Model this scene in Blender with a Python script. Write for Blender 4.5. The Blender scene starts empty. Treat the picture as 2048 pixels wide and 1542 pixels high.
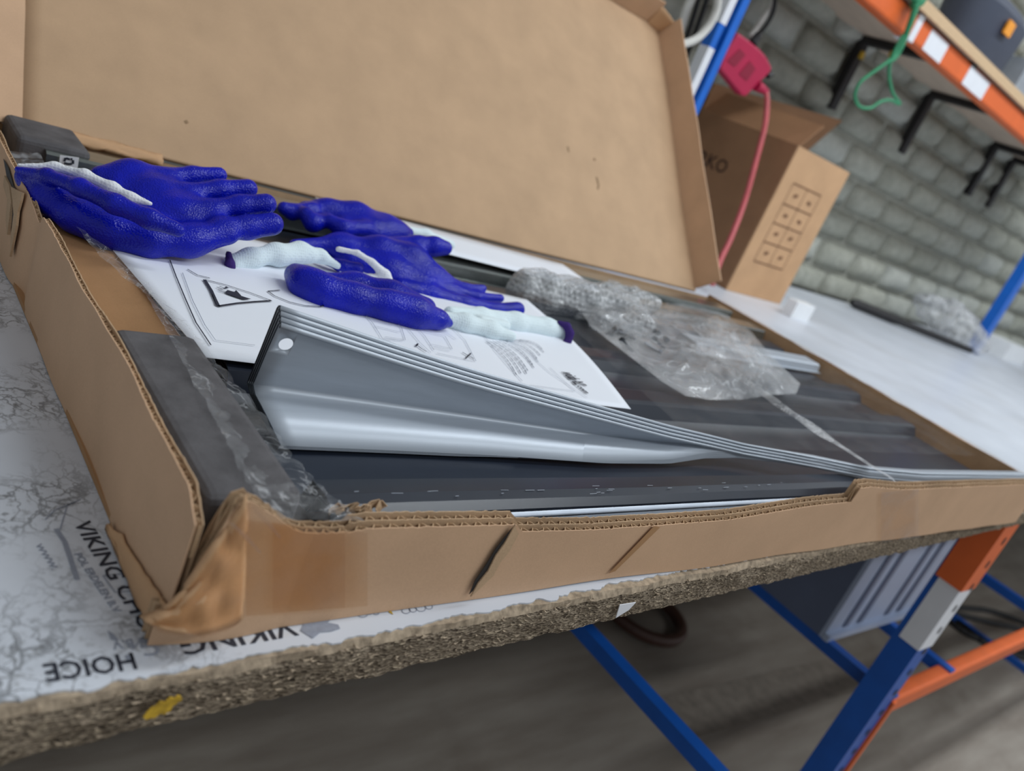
import bpy, bmesh, math, random
import numpy as np
from mathutils import Vector, Matrix, noise as mnoise

random.seed(7); rng = np.random.default_rng(7)
sc = bpy.context.scene
COL = sc.collection

# ------------------------------------------------------------------ camera
S = 0.30                     # one unit of the survey below = 0.30 m
ZT = 0.90                    # bench top above the floor
FPX = 1649.41                # focal length in pixels of the 2048 wide frame
AX = np.array([0.73106702, 0.06750844, 0.67895775])    # world X seen by the camera (right, down, forward)
AY = np.array([-0.56862915, -0.48968627, 0.66096009])
AZ = np.array([0.37709667, -0.86928129, -0.31960622])
ROT = np.stack([AX, AY, AZ])
CAM = np.array([0., 0., 1.])
cam = bpy.data.cameras.new('camera'); camo = bpy.data.objects.new('camera', cam); COL.objects.link(camo)
cam.sensor_width = 36; cam.sensor_fit = 'HORIZONTAL'; cam.lens = 36*FPX/2048
cam.clip_start = 0.01; cam.clip_end = 60
m = Matrix.Identity(4)
for i in range(3):
    m[i][0] = ROT[i][0]; m[i][1] = -ROT[i][1]; m[i][2] = -ROT[i][2]
m[0][3], m[1][3], m[2][3] = 0, 0, ZT+S
camo.matrix_world = m
cam.dof.use_dof = True; cam.dof.focus_distance = 0.62; cam.dof.aperture_fstop = 6.3
sc.camera = camo

# ------------------------------------------------------------------ world, lights, exposure
w = bpy.data.worlds.new('hall_air'); sc.world = w; w.use_nodes = True
w.node_tree.nodes['Background'].inputs[0].default_value = (0.90, 0.95, 1.0, 1)
w.node_tree.nodes['Background'].inputs[1].default_value = 0.42
sc.view_settings.view_transform = 'Standard'; sc.view_settings.look = 'None'
sc.view_settings.gamma = 1; sc.view_settings.use_curve_mapping = False
sc.view_settings.exposure = -0.06
def tube_lamp(loc, sx, sy, power):
    l = bpy.data.lights.new('ceiling_tube', 'AREA'); l.shape = 'RECTANGLE'; l.size = sx; l.size_y = sy
    l.energy = power; l.color = (0.90, 0.96, 1.0)
    o = bpy.data.objects.new('ceiling_tube', l); COL.objects.link(o); o.location = loc
    return o
tube_lamp((2.4, 0.3, 3.3), 3.0, 0.25, 48)
tube_lamp((2.1, -1.6, 3.3), 3.0, 0.25, 50)
tube_lamp((4.8, 0.3, 3.3), 3.0, 0.25, 26)

# ------------------------------------------------------------------ helpers
def V(x, y, z): return Vector((x*S, y*S, ZT+z*S))
def atw(p, ax, v):
    r = ROT @ np.array([p[0]-1024, p[1]-771, FPX]); t = (v-CAM[ax])/r[ax]
    return CAM + r*t
def at(px, py, ax, v):
    q = atw((px, py), ax, v); return V(*q)
def aty(px, py, y): return at(px, py, 1, y)
def atz(px, py, z): return at(px, py, 2, z)
def atx(px, py, x): return at(px, py, 0, x)
def depth(px, py, ax, v):
    q = atw((px, py), ax, v)-CAM
    return float((ROT.T @ q)[2])

WL = {}
def link(name, me, parent, base=None, label=None, cat=None, group=None, kind=None):
    o = bpy.data.objects.new(name, me); COL.objects.link(o)
    if parent is not None:
        o.parent = parent
    if label: o['label'] = label
    if cat: o['category'] = cat
    if group: o['group'] = group
    if kind: o['kind'] = kind
    return o
def thing(name, base, label, cat, group=None, kind=None):
    o = link(name, None, None, None, label, cat, group, kind)
    o.location = base; o.empty_display_size = 0.02; WL[o] = Vector(base)
    return o
def mesh(name, verts, faces, mat, parent=None, smooth=False, label=None, cat=None, group=None, kind=None, matidx=None):
    """verts in world metres"""
    vs = [Vector(v) for v in verts]
    if parent is not None: base = WL[parent]
    else:
        n = len(vs); base = Vector((sum(v.x for v in vs)/n, sum(v.y for v in vs)/n, min(v.z for v in vs)))
    me = bpy.data.meshes.new(name)
    me.from_pydata([tuple(v-base) for v in vs], [], [tuple(f) for f in faces]); me.update()
    for mm in (mat if isinstance(mat, (list, tuple)) else [mat]): me.materials.append(mm)
    if matidx is not None: me.polygons.foreach_set('material_index', matidx)
    bm = bmesh.new(); bm.from_mesh(me); bmesh.ops.recalc_face_normals(bm, faces=bm.faces); bm.to_mesh(me); bm.free()
    if smooth: me.polygons.foreach_set('use_smooth', [True]*len(me.polygons))
    o = link(name, me, parent, None, label, cat, group, kind)
    if parent is None: o.location = base
    WL[o] = base
    return o
class MB:
    def __init__(s): s.v = []; s.f = []
    def add(s, vs, fs):
        b = len(s.v); s.v += [Vector(v) for v in vs]; s.f += [tuple(i+b for i in f) for f in fs]; return s
    def hexa(s, p):   # 8 corners: bottom ring 0-3, top ring 4-7
        return s.add(p, [(0,3,2,1),(4,5,6,7),(0,1,5,4),(1,2,6,5),(2,3,7,6),(3,0,4,7)])
    def box(s, x0, x1, y0, y1, z0, z1):      # survey units
        return s.hexa([V(x0,y0,z0),V(x1,y0,z0),V(x1,y1,z0),V(x0,y1,z0),V(x0,y0,z1),V(x1,y0,z1),V(x1,y1,z1),V(x0,y1,z1)])
    def tube(s, pts, r, n=8):
        pts = [Vector(p) for p in pts]; rs = r if isinstance(r, (list, tuple)) else [r]*len(pts)
        b = len(s.v); up = Vector((0.1, 0.2, 1)).normalized()
        for i, p in enumerate(pts):
            d = (pts[min(i+1, len(pts)-1)]-pts[max(i-1, 0)]).normalized()
            a = d.cross(up)
            if a.length < 1e-3: a = d.cross(Vector((1,0,0)))
            a.normalize(); c = d.cross(a)
            for k in range(n):
                t = 2*math.pi*k/n; s.v.append(p+(a*math.cos(t)+c*math.sin(t))*rs[i])
        for i in range(len(pts)-1):
            for k in range(n):
                k2 = (k+1) % n
                s.f.append((b+i*n+k, b+i*n+k2, b+(i+1)*n+k2, b+(i+1)*n+k))
        s.f.append(tuple(b+k for k in range(n))[::-1]); e = b+(len(pts)-1)*n
        s.f.append(tuple(e+k for k in range(n)))
        return s
    def slab(s, poly, off):       # polygon extruded by vector off
        n = len(poly); b = len(s.v)
        s.v += [Vector(p) for p in poly]+[Vector(p)+off for p in poly]
        s.f.append(tuple(range(b, b+n))[::-1]); s.f.append(tuple(range(b+n, b+2*n)))
        for i in range(n): s.f.append((b+i, b+(i+1) % n, b+n+(i+1) % n, b+n+i))
        return s
    def build(s, name, mat, parent=None, **k): return mesh(name, s.v, s.f, mat, parent, **k)
def grid(fn, nu, nv):
    v = [fn(i/nu, j/nv) for j in range(nv+1) for i in range(nu+1)]
    f = [(j*(nu+1)+i, j*(nu+1)+i+1, (j+1)*(nu+1)+i+1, (j+1)*(nu+1)+i) for j in range(nv) for i in range(nu)]
    return v, f
def solid(o, t, off=-1):
    md = o.modifiers.new('thickness', 'SOLIDIFY'); md.thickness = t; md.offset = off; return o
def bevel(o, wd, seg=2):
    md = o.modifiers.new('edge', 'BEVEL'); md.width = wd; md.segments = seg; md.limit_method = 'ANGLE'; return o
def nz(p, sc_=1.0, seed=0.0): return mnoise.noise(Vector(p)*sc_+Vector((seed, seed*1.7, -seed)))
def smoothcurve(pts, n=6):       # Catmull-Rom through points
    P = [Vector(p) for p in pts]; out = []
    for i in range(len(P)-1):
        p0, p1, p2, p3 = P[max(i-1,0)], P[i], P[i+1], P[min(i+2,len(P)-1)]
        for k in range(n):
            t = k/n
            out.append(0.5*((2*p1)+(p2-p0)*t+(2*p0-5*p1+4*p2-p3)*t*t+(3*p1-p0-3*p2+p3)*t**3))
    out.append(P[-1]); return out
def lerpt(tab, x):
    xs = [t[0] for t in tab]
    return [float(np.interp(x, xs, [t[k] for t in tab])) for k in range(1, len(tab[0]))]

# ------------------------------------------------------------------ materials
def lin(r, g, b):
    f = lambda c: (c/255/12.92) if c/255 <= 0.04045 else ((c/255+0.055)/1.055)**2.4
    return (f(r), f(g), f(b), 1)
class NT:
    def __init__(s, name):
        s.m = bpy.data.materials.new(name); s.m.use_nodes = True; s.t = s.m.node_tree; s.n = s.t.nodes; s.l = s.t.links
        s.b = s.n['Principled BSDF']; s.out = s.n['Material Output']
    def node(s, ty, **k):
        n = s.n.new(ty)
        for a, v in k.items():
            if a.startswith('i_'): n.inputs[a[2:].replace('_', ' ')].default_value = v
            else: setattr(n, a, v)
        return n
    def pos(s, scale=(1,1,1), obj=False):
        c = s.node('ShaderNodeTexCoord') if obj else s.node('ShaderNodeNewGeometry')
        mp = s.node('ShaderNodeMapping'); mp.inputs['Scale'].default_value = scale
        s.l.new(c.outputs['Object' if obj else 'Position'], mp.inputs['Vector']); return mp.outputs['Vector']
    def noise(s, vec, scale, detail=4, rough=0.55, dist=0.0):
        n = s.node('ShaderNodeTexNoise'); n.inputs['Scale'].default_value = scale; n.inputs['Detail'].default_value = detail
        n.inputs['Roughness'].default_value = rough; n.inputs['Distortion'].default_value = dist
        s.l.new(vec, n.inputs['Vector']); return n.outputs['Fac']
    def ramp(s, fac, stops, interp='LINEAR'):
        r = s.node('ShaderNodeValToRGB'); e = r.color_ramp; e.interpolation = interp
        while len(e.elements) < len(stops): e.elements.new(0.5)
        for el, (p, c) in zip(e.elements, stops): el.position = p; el.color = c if len(c) == 4 else (*c, 1)
        s.l.new(fac, r.inputs['Fac']); return r.outputs['Color']
    def mix(s, fac, a, b, mode='MIX'):
        n = s.node('ShaderNodeMix', data_type='RGBA', blend_type=mode)
        for sock, val in ((n.inputs[0], fac), (n.inputs[6], a), (n.inputs[7], b)):
            if hasattr(val, 'is_output'): s.l.new(val, sock)
            else: sock.default_value = val
        return n.outputs[2]
    def bump(s, h, strength, dist=0.001, prev=None):
        b = s.node('ShaderNodeBump'); b.inputs['Strength'].default_value = strength; b.inputs['Distance'].default_value = dist
        s.l.new(h, b.inputs['Height'])
        if prev is not None: s.l.new(prev, b.inputs['Normal'])
        s.l.new(b.outputs['Normal'], s.b.inputs['Normal']); return b.outputs['Normal']
    def math(s, op, a, b=0.0):
        n = s.node('ShaderNodeMath', operation=op)
        for sock, val in ((n.inputs[0], a), (n.inputs[1], b)):
            if hasattr(val, 'is_output'): s.l.new(val, sock)
            else: sock.default_value = val
        return n.outputs[0]
def simple(name, rgb, rough=0.5, metal=0.0, var=0.12, scale=25.0, bump=0.0, bscale=300.0, spec=0.5, stretch=(1,1,1), bdist=0.0006):
    t = NT(name); p = t.pos(stretch); c = lin(*rgb)
    f = t.noise(p, scale, 5)
    dk = tuple(x*(1-var) for x in c[:3])+(1,); lt = tuple(min(1, x*(1+var)) for x in c[:3])+(1,)
    t.l.new(t.ramp(f, [(0.3, dk), (0.7, lt)]), t.b.inputs['Base Color'])
    t.b.inputs['Roughness'].default_value = rough; t.b.inputs['Metallic'].default_value = metal
    t.b.inputs['Specular IOR Level'].default_value = spec
    if bump: t.bump(t.noise(p, bscale, 3), bump, bdist)
    return t.m
def cardboard(name, rgb, flute=(0,0,0), var=0.08):
    t = NT(name); p = t.pos(); c = lin(*rgb)
    f = t.mix(0.35, t.noise(p, 14, 5), t.noise(p, 900, 2))
    dk = tuple(x*(1-var*1.6) for x in c[:3])+(1,); lt = tuple(min(1, x*(1+var)) for x in c[:3])+(1,)
    col = t.ramp(f, [(0.3, dk), (0.7, lt)])
    t.l.new(col, t.b.inputs['Base Color']); t.b.inputs['Roughness'].default_value = 0.75
    t.b.inputs['Specular IOR Level'].default_value = 0.25
    nrm = t.bump(t.noise(t.pos((0.35, 1.6, 1.6)), 12, 3), 0.12, 0.004)
    nrm = t.bump(t.noise(p, 700, 2), 0.12, 0.0004, nrm)
    if any(flute):
        wv = t.node('ShaderNodeTexWave', wave_type='BANDS', bands_direction='X'); wv.inputs['Scale'].default_value = 1.0
        wv.inputs['Distortion'].default_value = 1.5; wv.inputs['Detail'].default_value = 2
        t.l.new(t.pos(flute), wv.inputs['Vector']); t.bump(wv.outputs['Fac'], 0.18, 0.0012, nrm)
    return t.m
def film(name, opac=0.22, tint=(1,1,1,1), rough=0.12, nscale=60, white=0.55, bump=0.6, crease_glint=0.0):
    t = NT(name); p = t.pos()
    tr = t.node('ShaderNodeBsdfTransparent'); tr.inputs[0].default_value = tint
    t.b.inputs['Base Color'].default_value = (white, white*1.02, white*1.05, 1); t.b.inputs['Roughness'].default_value = rough
    t.b.inputs['Specular IOR Level'].default_value = 0.9
    mx = t.node('ShaderNodeMixShader')
    f = t.noise(p, nscale, 5, 0.6, 0.6)
    fac = t.ramp(f, [(0.35, (opac*0.4,)*3), (0.62, (min(1, opac*1.5),)*3), (0.75, (min(1, opac*2.6),)*3)])
    if crease_glint:  # white glints along film folds, painted into the opacity
        rd = t.ramp(t.noise(t.pos((1, 1, 0.6)), nscale*0.55, 3, 0.5, 2.0), [(0.475, (0,0,0)), (0.5, (crease_glint,)*3), (0.525, (0,0,0))])
        fac = t.mix(1.0, fac, rd, 'LIGHTEN')
    t.l.new(fac, mx.inputs[0]); t.l.new(tr.outputs[0], mx.inputs[1]); t.l.new(t.b.outputs[0], mx.inputs[2])
    t.l.new(mx.outputs[0], t.out.inputs[0])
    t.bump(t.noise(p, nscale*1.6, 4, 0.6, 1.2), bump, 0.004)
    return t.m

M = {}
M['card'] = cardboard('cardboard_kraft', (204,168,136), (0,0,0))
M['card_lid'] = cardboard('cardboard_lid', (190,158,126), (0, 22, 22))
M['card_in'] = cardboard('cardboard_inside', (172,132,94))
M['card_edge'] = cardboard('cardboard_torn_edge', (190,160,128), (0,0,0), 0.2)
M['flute'] = cardboard('cardboard_flute', (196,166,132))
M['card_shade'] = cardboard('cardboard_brown_shade', (150,112,82))  # shade on the open carton's side, put into a darker board colour
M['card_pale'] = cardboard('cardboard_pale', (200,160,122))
M['foam'] = simple('foam_grey', (92,90,92), 0.9, 0, 0.25, 40, 0.5, 500, 0.2)
M['navy'] = simple('steel_anthracite', (34,40,52), 0.28, 0.0, 0.1, 20, 0.03, 300, 0.7)
M['greyhem'] = simple('steel_grey_back', (176,184,196), 0.4, 0.2, 0.08, 60, 0.03, 400)
M['silver'] = simple('steel_silver_paint', (176,184,194), 0.40, 0.2, 0.05, 8, 0.06, 400, 0.5, (1, 20, 20))
M['zinc'] = simple('steel_zinc', (150,156,154), 0.22, 0.9, 0.15, 12, 0.05, 200, 0.5, (1, 14, 14))
M['dkmetal'] = simple('steel_cut_edge', (70,76,84), 0.35, 0.7)
M['paper'] = simple('paper_white', (232,236,244), 0.6, 0, 0.02, 10, 0.05, 60, 0.3)
M['ink'] = simple('print_black', (34,38,52), 0.6, 0, 0.1, 300)
M['inkgrey'] = simple('print_grey', (140,146,160), 0.6, 0, 0.1, 300)
def glove_blue():
    t = NT('nitrile_blue'); p = t.pos(); 
    t.l.new(t.ramp(t.noise(p, 30, 4), [(0.3, lin(4,16,150)), (0.7, lin(6,22,182))]), t.b.inputs['Base Color'])
    t.b.inputs['Roughness'].default_value = 0.27; t.b.inputs['Specular IOR Level'].default_value = 0.30
    v = t.node('ShaderNodeTexVoronoi'); v.inputs['Scale'].default_value = 620; t.l.new(p, v.inputs['Vector'])
    n1 = t.bump(v.outputs['Distance'], 0.5, 0.0009); t.bump(t.noise(p, 45, 3), 0.3, 0.004, n1)
    return t.m
M['blue'] = glove_blue()
def knit(name, rgb):
    t = NT(name); p = t.pos(); t.b.inputs['Roughness'].default_value = 0.9; t.b.inputs['Specular IOR Level'].default_value = 0.15
    v = t.node('ShaderNodeTexVoronoi'); v.inputs['Scale'].default_value = 420; v.inputs['Randomness'].default_value = 0.25
    t.l.new(p, v.inputs['Vector']); c = lin(*rgb)
    t.l.new(t.ramp(v.outputs['Distance'], [(0.0, tuple(x*0.72 for x in c[:3])+(1,)), (0.32, c)]), t.b.inputs['Base Color'])
    t.bump(v.outputs['Distance'], 0.5, 0.001); return t.m
M['knit'] = knit('knit_white', (222,236,240)); M['knitback'] = knit('knit_back', (232,234,238))
M['purple'] = knit('hem_purple', (62,44,108))
M['filmc'] = film('clear_wrap', 0.11, nscale=45, rough=0.06, bump=1.0, white=0.6, crease_glint=0.45)
M['bag'] = film('plastic_bag', 0.24, nscale=13, rough=0.07, bump=0.5, white=0.75, crease_glint=0.5)
def bubble():
    t = NT('bubble_wrap'); p = t.pos()
    tr = t.node('ShaderNodeBsdfTransparent'); tr.inputs[0].default_value = (0.93, 0.94, 0.95, 1); mx = t.node('ShaderNodeMixShader')
    t.b.inputs['Base Color'].default_value = (0.66, 0.67, 0.68, 1); t.b.inputs['Roughness'].default_value = 0.09; t.b.inputs['Specular IOR Level'].default_value = 0.9
    v = t.node('ShaderNodeTexVoronoi', feature='SMOOTH_F1'); v.inputs['Scale'].default_value = 150; v.inputs['Randomness'].default_value = 0.35; t.l.new(p, v.inputs['Vector'])
    fac = t.ramp(v.outputs['Distance'], [(0.1, (0.30,)*3), (0.45, (0.42,)*3), (0.62, (0.62,)*3)])
    t.l.new(fac, mx.inputs[0]); t.l.new(tr.outputs[0], mx.inputs[1]); t.l.new(t.b.outputs[0], mx.inputs[2]); t.l.new(mx.outputs[0], t.out.inputs[0])
    n1 = t.bump(t.math('MULTIPLY', v.outputs['Distance'], -1.0), 1.0, 0.006); t.bump(t.noise(p, 40, 3, 0.5, 1.0), 0.6, 0.006, n1)
    return t.m
M['bubble'] = bubble()
M['tape'] = film('clear_tape', 0.05, (0.94,0.86,0.76,1), 0.08, 22, bump=0.35)
M['tapec'] = film('glossy_tape', 0.10, (0.96,0.93,0.90,1), 0.08, 26, bump=0.3)
M['steelblue'] = simple('paint_blue', (20,104,204), 0.4, 0, 0.08, 18, 0.05, 200)
M['bluedark'] = simple('paint_blue_deep', (16,86,176), 0.42, 0, 0.1, 18, 0.05, 200)  # deeper blue for the bench frame
M['orange'] = simple('paint_orange', (226,104,44), 0.45, 0, 0.06, 18, 0.05, 200)
M['stickw'] = simple('sticker_white', (230,232,238), 0.45, 0, 0.03)
M['black'] = simple('black_steel_gap_shade', (30,28,30), 0.5, 0, 0.15, 30)  # black steel, and the painted shade in gaps and slots
M['ply'] = simple('plywood', (196,178,160), 0.7, 0, 0.1, 6, 0.1, 150, 0.3, (1, 8, 8))
M['plyedge'] = simple('plywood_edge', (206,176,140), 0.7, 0, 0.15, 20, 0.1, 150, 0.3, (2, 2, 60))
M['crimson'] = simple('plastic_crimson', (178,30,72), 0.4, 0, 0.05)
M['crimson_d'] = simple('plastic_crimson_inset', (140,18,52), 0.5, 0, 0.05)
M['cable_red'] = simple('cable_red', (196,88,92), 0.5)
M['cable_white'] = simple('cable_white', (214,212,206), 0.5)
M['cable_black'] = simple('cable_black', (24,24,26), 0.5)
M['green'] = simple('cord_green', (44,134,92), 0.6)
M['bin'] = simple('plastic_slate', (60,66,82), 0.5, 0, 0.05)
M['orangelabel'] = simple('label_orange', (236,152,40), 0.5, 0, 0.05)
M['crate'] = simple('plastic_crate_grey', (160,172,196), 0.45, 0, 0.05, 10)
M['crate_rib_shade'] = simple('plastic_crate_rib_shade', (92,102,126), 0.5, 0, 0.05, 10)  # ribs, and the unlit crate sides with their shade in the colour
M['white'] = simple('white_plastic', (236,238,240), 0.5, 0, 0.03)
M['ring'] = simple('brown_ring', (70,44,34), 0.5)
M['yellow'] = simple('paint_yellow', (198,160,44), 0.7, 0, 0.35, 160, 0.8, 260)
M['screw'] = simple('screw_steel', (90,94,100), 0.3, 0.9)
def chipboard():
    t = NT('particleboard'); p = t.pos((1, 1, 2.2))
    v = t.node('ShaderNodeTexVoronoi'); v.inputs['Scale'].default_value = 330; v.inputs['Randomness'].default_value = 1
    mp = t.mix(0.01, p, t.noise(p, 60, 3)); t.l.new(p, v.inputs['Vector'])
    c1 = t.ramp(v.outputs['Color'], [(0.12, lin(92,80,68)), (0.32, lin(138,124,106)), (0.55, lin(170,154,134)), (0.74, lin(150,136,118)), (0.92, lin(206,188,162))])
    c2 = t.mix(t.ramp(t.noise(p, 30, 4), [(0.35, (0,0,0)), (0.7, (1,1,1))]), c1, lin(120,112,100), 'MULTIPLY')
    c3 = t.mix(0.45, c1, c2)
    t.l.new(c3, t.b.inputs['Base Color']); t.b.inputs['Roughness'].default_value = 0.9; t.b.inputs['Specular IOR Level'].default_value = 0.15
    n1 = t.bump(v.outputs['Distance'], 0.9, 0.003); t.bump(t.noise(p, 90, 4), 0.7, 0.004, n1)
    return t.m
M['chip'] = chipboard()
M['chip_raw'] = simple('particleboard_fresh', (158,142,122), 0.9, 0, 0.4, 160, 0.6, 300, 0.15)
def laminate():
    t = NT('laminate_white'); p = t.pos()
    base = t.ramp(t.noise(p, 5, 5), [(0.3, lin(196,201,210)), (0.7, lin(214,219,228))])
    wob = t.node('ShaderNodeVectorMath', operation='SCALE'); n3 = t.node('ShaderNodeTexNoise'); n3.inputs['Scale'].default_value = 26; n3.inputs['Detail'].default_value = 6
    t.l.new(p, n3.inputs['Vector']); t.l.new(n3.outputs['Color'], wob.inputs[0]); wob.inputs['Scale'].default_value = 0.09
    ad = t.node('ShaderNodeVectorMath', operation='ADD'); t.l.new(p, ad.inputs[0]); t.l.new(wob.outputs[0], ad.inputs[1])
    lines = None
    for sc_, wd in ((22, 0.05), (62, 0.07)):
        v = t.node('ShaderNodeTexVoronoi', feature='DISTANCE_TO_EDGE'); v.inputs['Scale'].default_value = sc_
        t.l.new(ad.outputs[0], v.inputs['Vector'])
        r = t.ramp(v.outputs['Distance'], [(0.0, (1,1,1)), (wd, (0,0,0))])
        if sc_ == 60: r = t.mix(1.0, r, t.ramp(t.noise(p, 14, 3), [(0.5, (0,0,0)), (0.58, (1,1,1))]), 'MULTIPLY')
        lines = r if lines is None else t.mix(1.0, lines, r, 'LIGHTEN')
    # old glue and dirt where labels were stuck, at the left end of the bench
    sx = t.node('ShaderNodeSeparateXYZ'); t.l.new(p, sx.inputs[0])
    fade = t.node('ShaderNodeMapRange'); t.l.new(sx.outputs['X'], fade.inputs[0])
    fade.inputs[1].default_value = 0.14; fade.inputs[2].default_value = 0.20; fade.inputs[3].default_value = 1; fade.inputs[4].default_value = 0.0
    patch = t.ramp(t.noise(p, 9, 4), [(0.40, (0,0,0)), (0.52, (1,1,1))])
    k = t.math('MULTIPLY', fade.outputs[0], patch)
    k2 = t.math('MULTIPLY', k, lines)
    fine = t.ramp(t.noise(p, 180, 5, 0.7), [(0.52, (0,0,0)), (0.72, (1,1,1))])
    dirt = t.math('MULTIPLY', t.math('MULTIPLY', k, fine), 0.7)
    smear = t.math('MULTIPLY', t.ramp(t.noise(p, 3.5, 5), [(0.52, (0,0,0)), (0.75, (1,1,1))]), 0.22)
    c = t.mix(t.math('MULTIPLY', k2, 0.72), base, lin(70,72,74)); c = t.mix(dirt, c, lin(92,90,84)); c = t.mix(smear, c, lin(150,142,132))
    t.l.new(c, t.b.inputs['Base Color']); t.b.inputs['Roughness'].default_value = 0.38
    return t.m
M['lam'] = laminate()
def blockmat():
    t = NT('concrete_block'); p = t.pos(); oi = t.node('ShaderNodeObjectInfo')
    c = t.ramp(t.noise(p, 26, 6, 0.7), [(0.25, lin(148,150,140)), (0.55, lin(188,190,178)), (0.8, lin(214,216,206))])
    c = t.mix(0.35, c, t.ramp(oi.outputs['Random'], [(0, lin(160,160,148)), (0.5, lin(194,194,182)), (1, lin(216,220,218))]))
    t.l.new(c, t.b.inputs['Base Color']); t.b.inputs['Roughness'].default_value = 0.95; t.b.inputs['Specular IOR Level'].default_value = 0.1
    t.bump(t.noise(p, 120, 5, 0.7), 0.9, 0.008); return t.m
M['block'] = blockmat()
M['mortar'] = simple('mortar', (150,150,140), 0.95, 0, 0.15, 60, 0.5, 200, 0.1)
def floormat():
    t = NT('concrete_floor'); p = t.pos(); ps = t.pos((1, 5, 1))
    c = t.ramp(t.noise(ps, 2.2, 6, 0.6), [(0.3, lin(128,118,108)), (0.7, lin(158,150,140))])
    st = t.ramp(t.noise(p, 1.1, 6, 0.65, 0.6), [(0.5, (0,0,0)), (0.72, (1,1,1))])
    c = t.mix(t.math('MULTIPLY', st, 0.5), c, lin(84,68,54))
    sp = t.ramp(t.noise(p, 60, 2), [(0.76, (0,0,0)), (0.8, (1,1,1))]); c = t.mix(t.math('MULTIPLY', sp, 0.5), c, lin(190,186,178))
    t.l.new(c, t.b.inputs['Base Color']); t.b.inputs['Roughness'].default_value = 0.5; t.bump(t.noise(p, 80, 4), 0.2, 0.003); return t.m
M['floor'] = floormat()
M['stripe'] = simple('floor_wear_line', (130,121,111), 0.6, 0, 0.2, 30)

# ------------------------------------------------------------------ distance-field bodies (gloves, bubble wrap)
def sdf_body(chains, res, k):
    """chains: lists of (Vector, radius) in metres; smooth union meshed with surface nets"""
    segs = []
    ks = k if isinstance(k, (list, tuple)) else [k]*len(chains)
    for ch, kk in zip(chains, ks):
        for a, b in zip(ch[:-1], ch[1:]): segs.append((a, b, kk))
    P = np.array([p for ch in chains for p, r in ch]); Rr = np.array([r for ch in chains for p, r in ch])
    lo = (P-Rr[:, None]).min(0)-4*res; hi = (P+Rr[:, None]).max(0)+4*res
    n = np.ceil((hi-lo)/res).astype(int)+1
    gx, gy, gz = [lo[i]+np.arange(n[i])*res for i in range(3)]
    G = np.stack(np.meshgrid(gx, gy, gz, indexing='ij'), -1)
    D = np.full(n, 1e3)
    for (a, ra), (b, rb), k in segs:
        a = np.array(a); b = np.array(b); ba = b-a; L = max(ba@ba, 1e-12); rm = max(ra, rb)+0.03
        i0 = np.maximum(((np.minimum(a, b)-rm-lo)/res).astype(int), 0); i1 = np.minimum(((np.maximum(a, b)+rm-lo)/res).astype(int)+2, n)
        sl = tuple(slice(i0[i], i1[i]) for i in range(3)); g = G[sl]
        t = np.clip(((g-a)@ba)/L, 0, 1); d = np.linalg.norm(g-a-t[..., None]*ba, axis=-1)-(ra+(rb-ra)*t)
        o = D[sl]; h = np.maximum(k-np.abs(o-d), 0)/k
        D[sl] = np.minimum(o, d)-h*h*k*0.25
    s = D < 0
    c = [np.s_[:-1], np.s_[1:]]
    cnt = sum(s[c[i], c[j], c[l]].astype(int) for i in (0,1) for j in (0,1) for l in (0,1))
    act = (cnt > 0) & (cnt < 8); ids = np.full(act.shape, -1); I = np.argwhere(act); ids[act] = np.arange(len(I))
    acc = np.zeros((len(I), 3)); wsum = np.zeros(len(I))
    for ax in range(3):
        oth = [x for x in range(3) if x != ax]
        for u in (0, 1):
            for v_ in (0, 1):
                o0 = np.zeros(3, int); o0[oth[0]] = u; o0[oth[1]] = v_; o1 = o0.copy(); o1[ax] = 1
                A = D[tuple((I+o0).T)]; B = D[tuple((I+o1).T)]; cr = (A < 0) != (B < 0)
                t = np.where(cr, A/np.where(cr, A-B, 1), 0); pt = o0+t[:, None]*(o1-o0)
                acc[cr] += pt[cr]; wsum[cr] += 1
    verts = lo+(I+acc/wsum[:, None])*res
    faces = []
    for ax in range(3):
        b1, b2 = [(1,2),(2,0),(0,1)][ax]
        sl0 = [slice(None)]*3; sl1 = [slice(None)]*3; sl0[ax] = slice(None,-1); sl1[ax] = slice(1,None)
        E = np.argwhere(s[tuple(sl0)] != s[tuple(sl1)])
        E = E[(E[:, b1] > 0) & (E[:, b2] > 0)]
        q = []
        for u, v_ in ((1,1),(0,1),(0,0),(1,0)):
            off = np.zeros(3, int); off[b1] = -u; off[b2] = -v_; q.append(ids[tuple((E+off).T)])
        faces.append(np.stack(q, 1))
    F = np.concatenate(faces); F = F[(F >= 0).all(1)]
    # two rounds of Laplacian smoothing
    for _ in range(2):
        su = np.zeros_like(verts); ct = np.zeros(len(verts))
        for a, b in ((0,1),(1,2),(2,3),(3,0)):
            np.add.at(su, F[:, a], verts[F[:, b]]); np.add.at(ct, F[:, a], 1)
            np.add.at(su, F[:, b], verts[F[:, a]]); np.add.at(ct, F[:, b], 1)
        verts = 0.5*verts+0.5*su/ct[:, None]
    return verts.tolist(), F.tolist()
def chain(pts):      # (px, py, depth plane y, radius px)
    return [(aty(px, py, y), r*depth(px, py, 1, y)/FPX*S) for px, py, y, r in pts]
def body(name, chains, mat, parent, res=0.0018, k=0.008, **kw):
    v, f = sdf_body([chain(c) for c in chains], res, k)
    return mesh(name, v, f, mat, parent, smooth=True, **kw)

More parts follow.
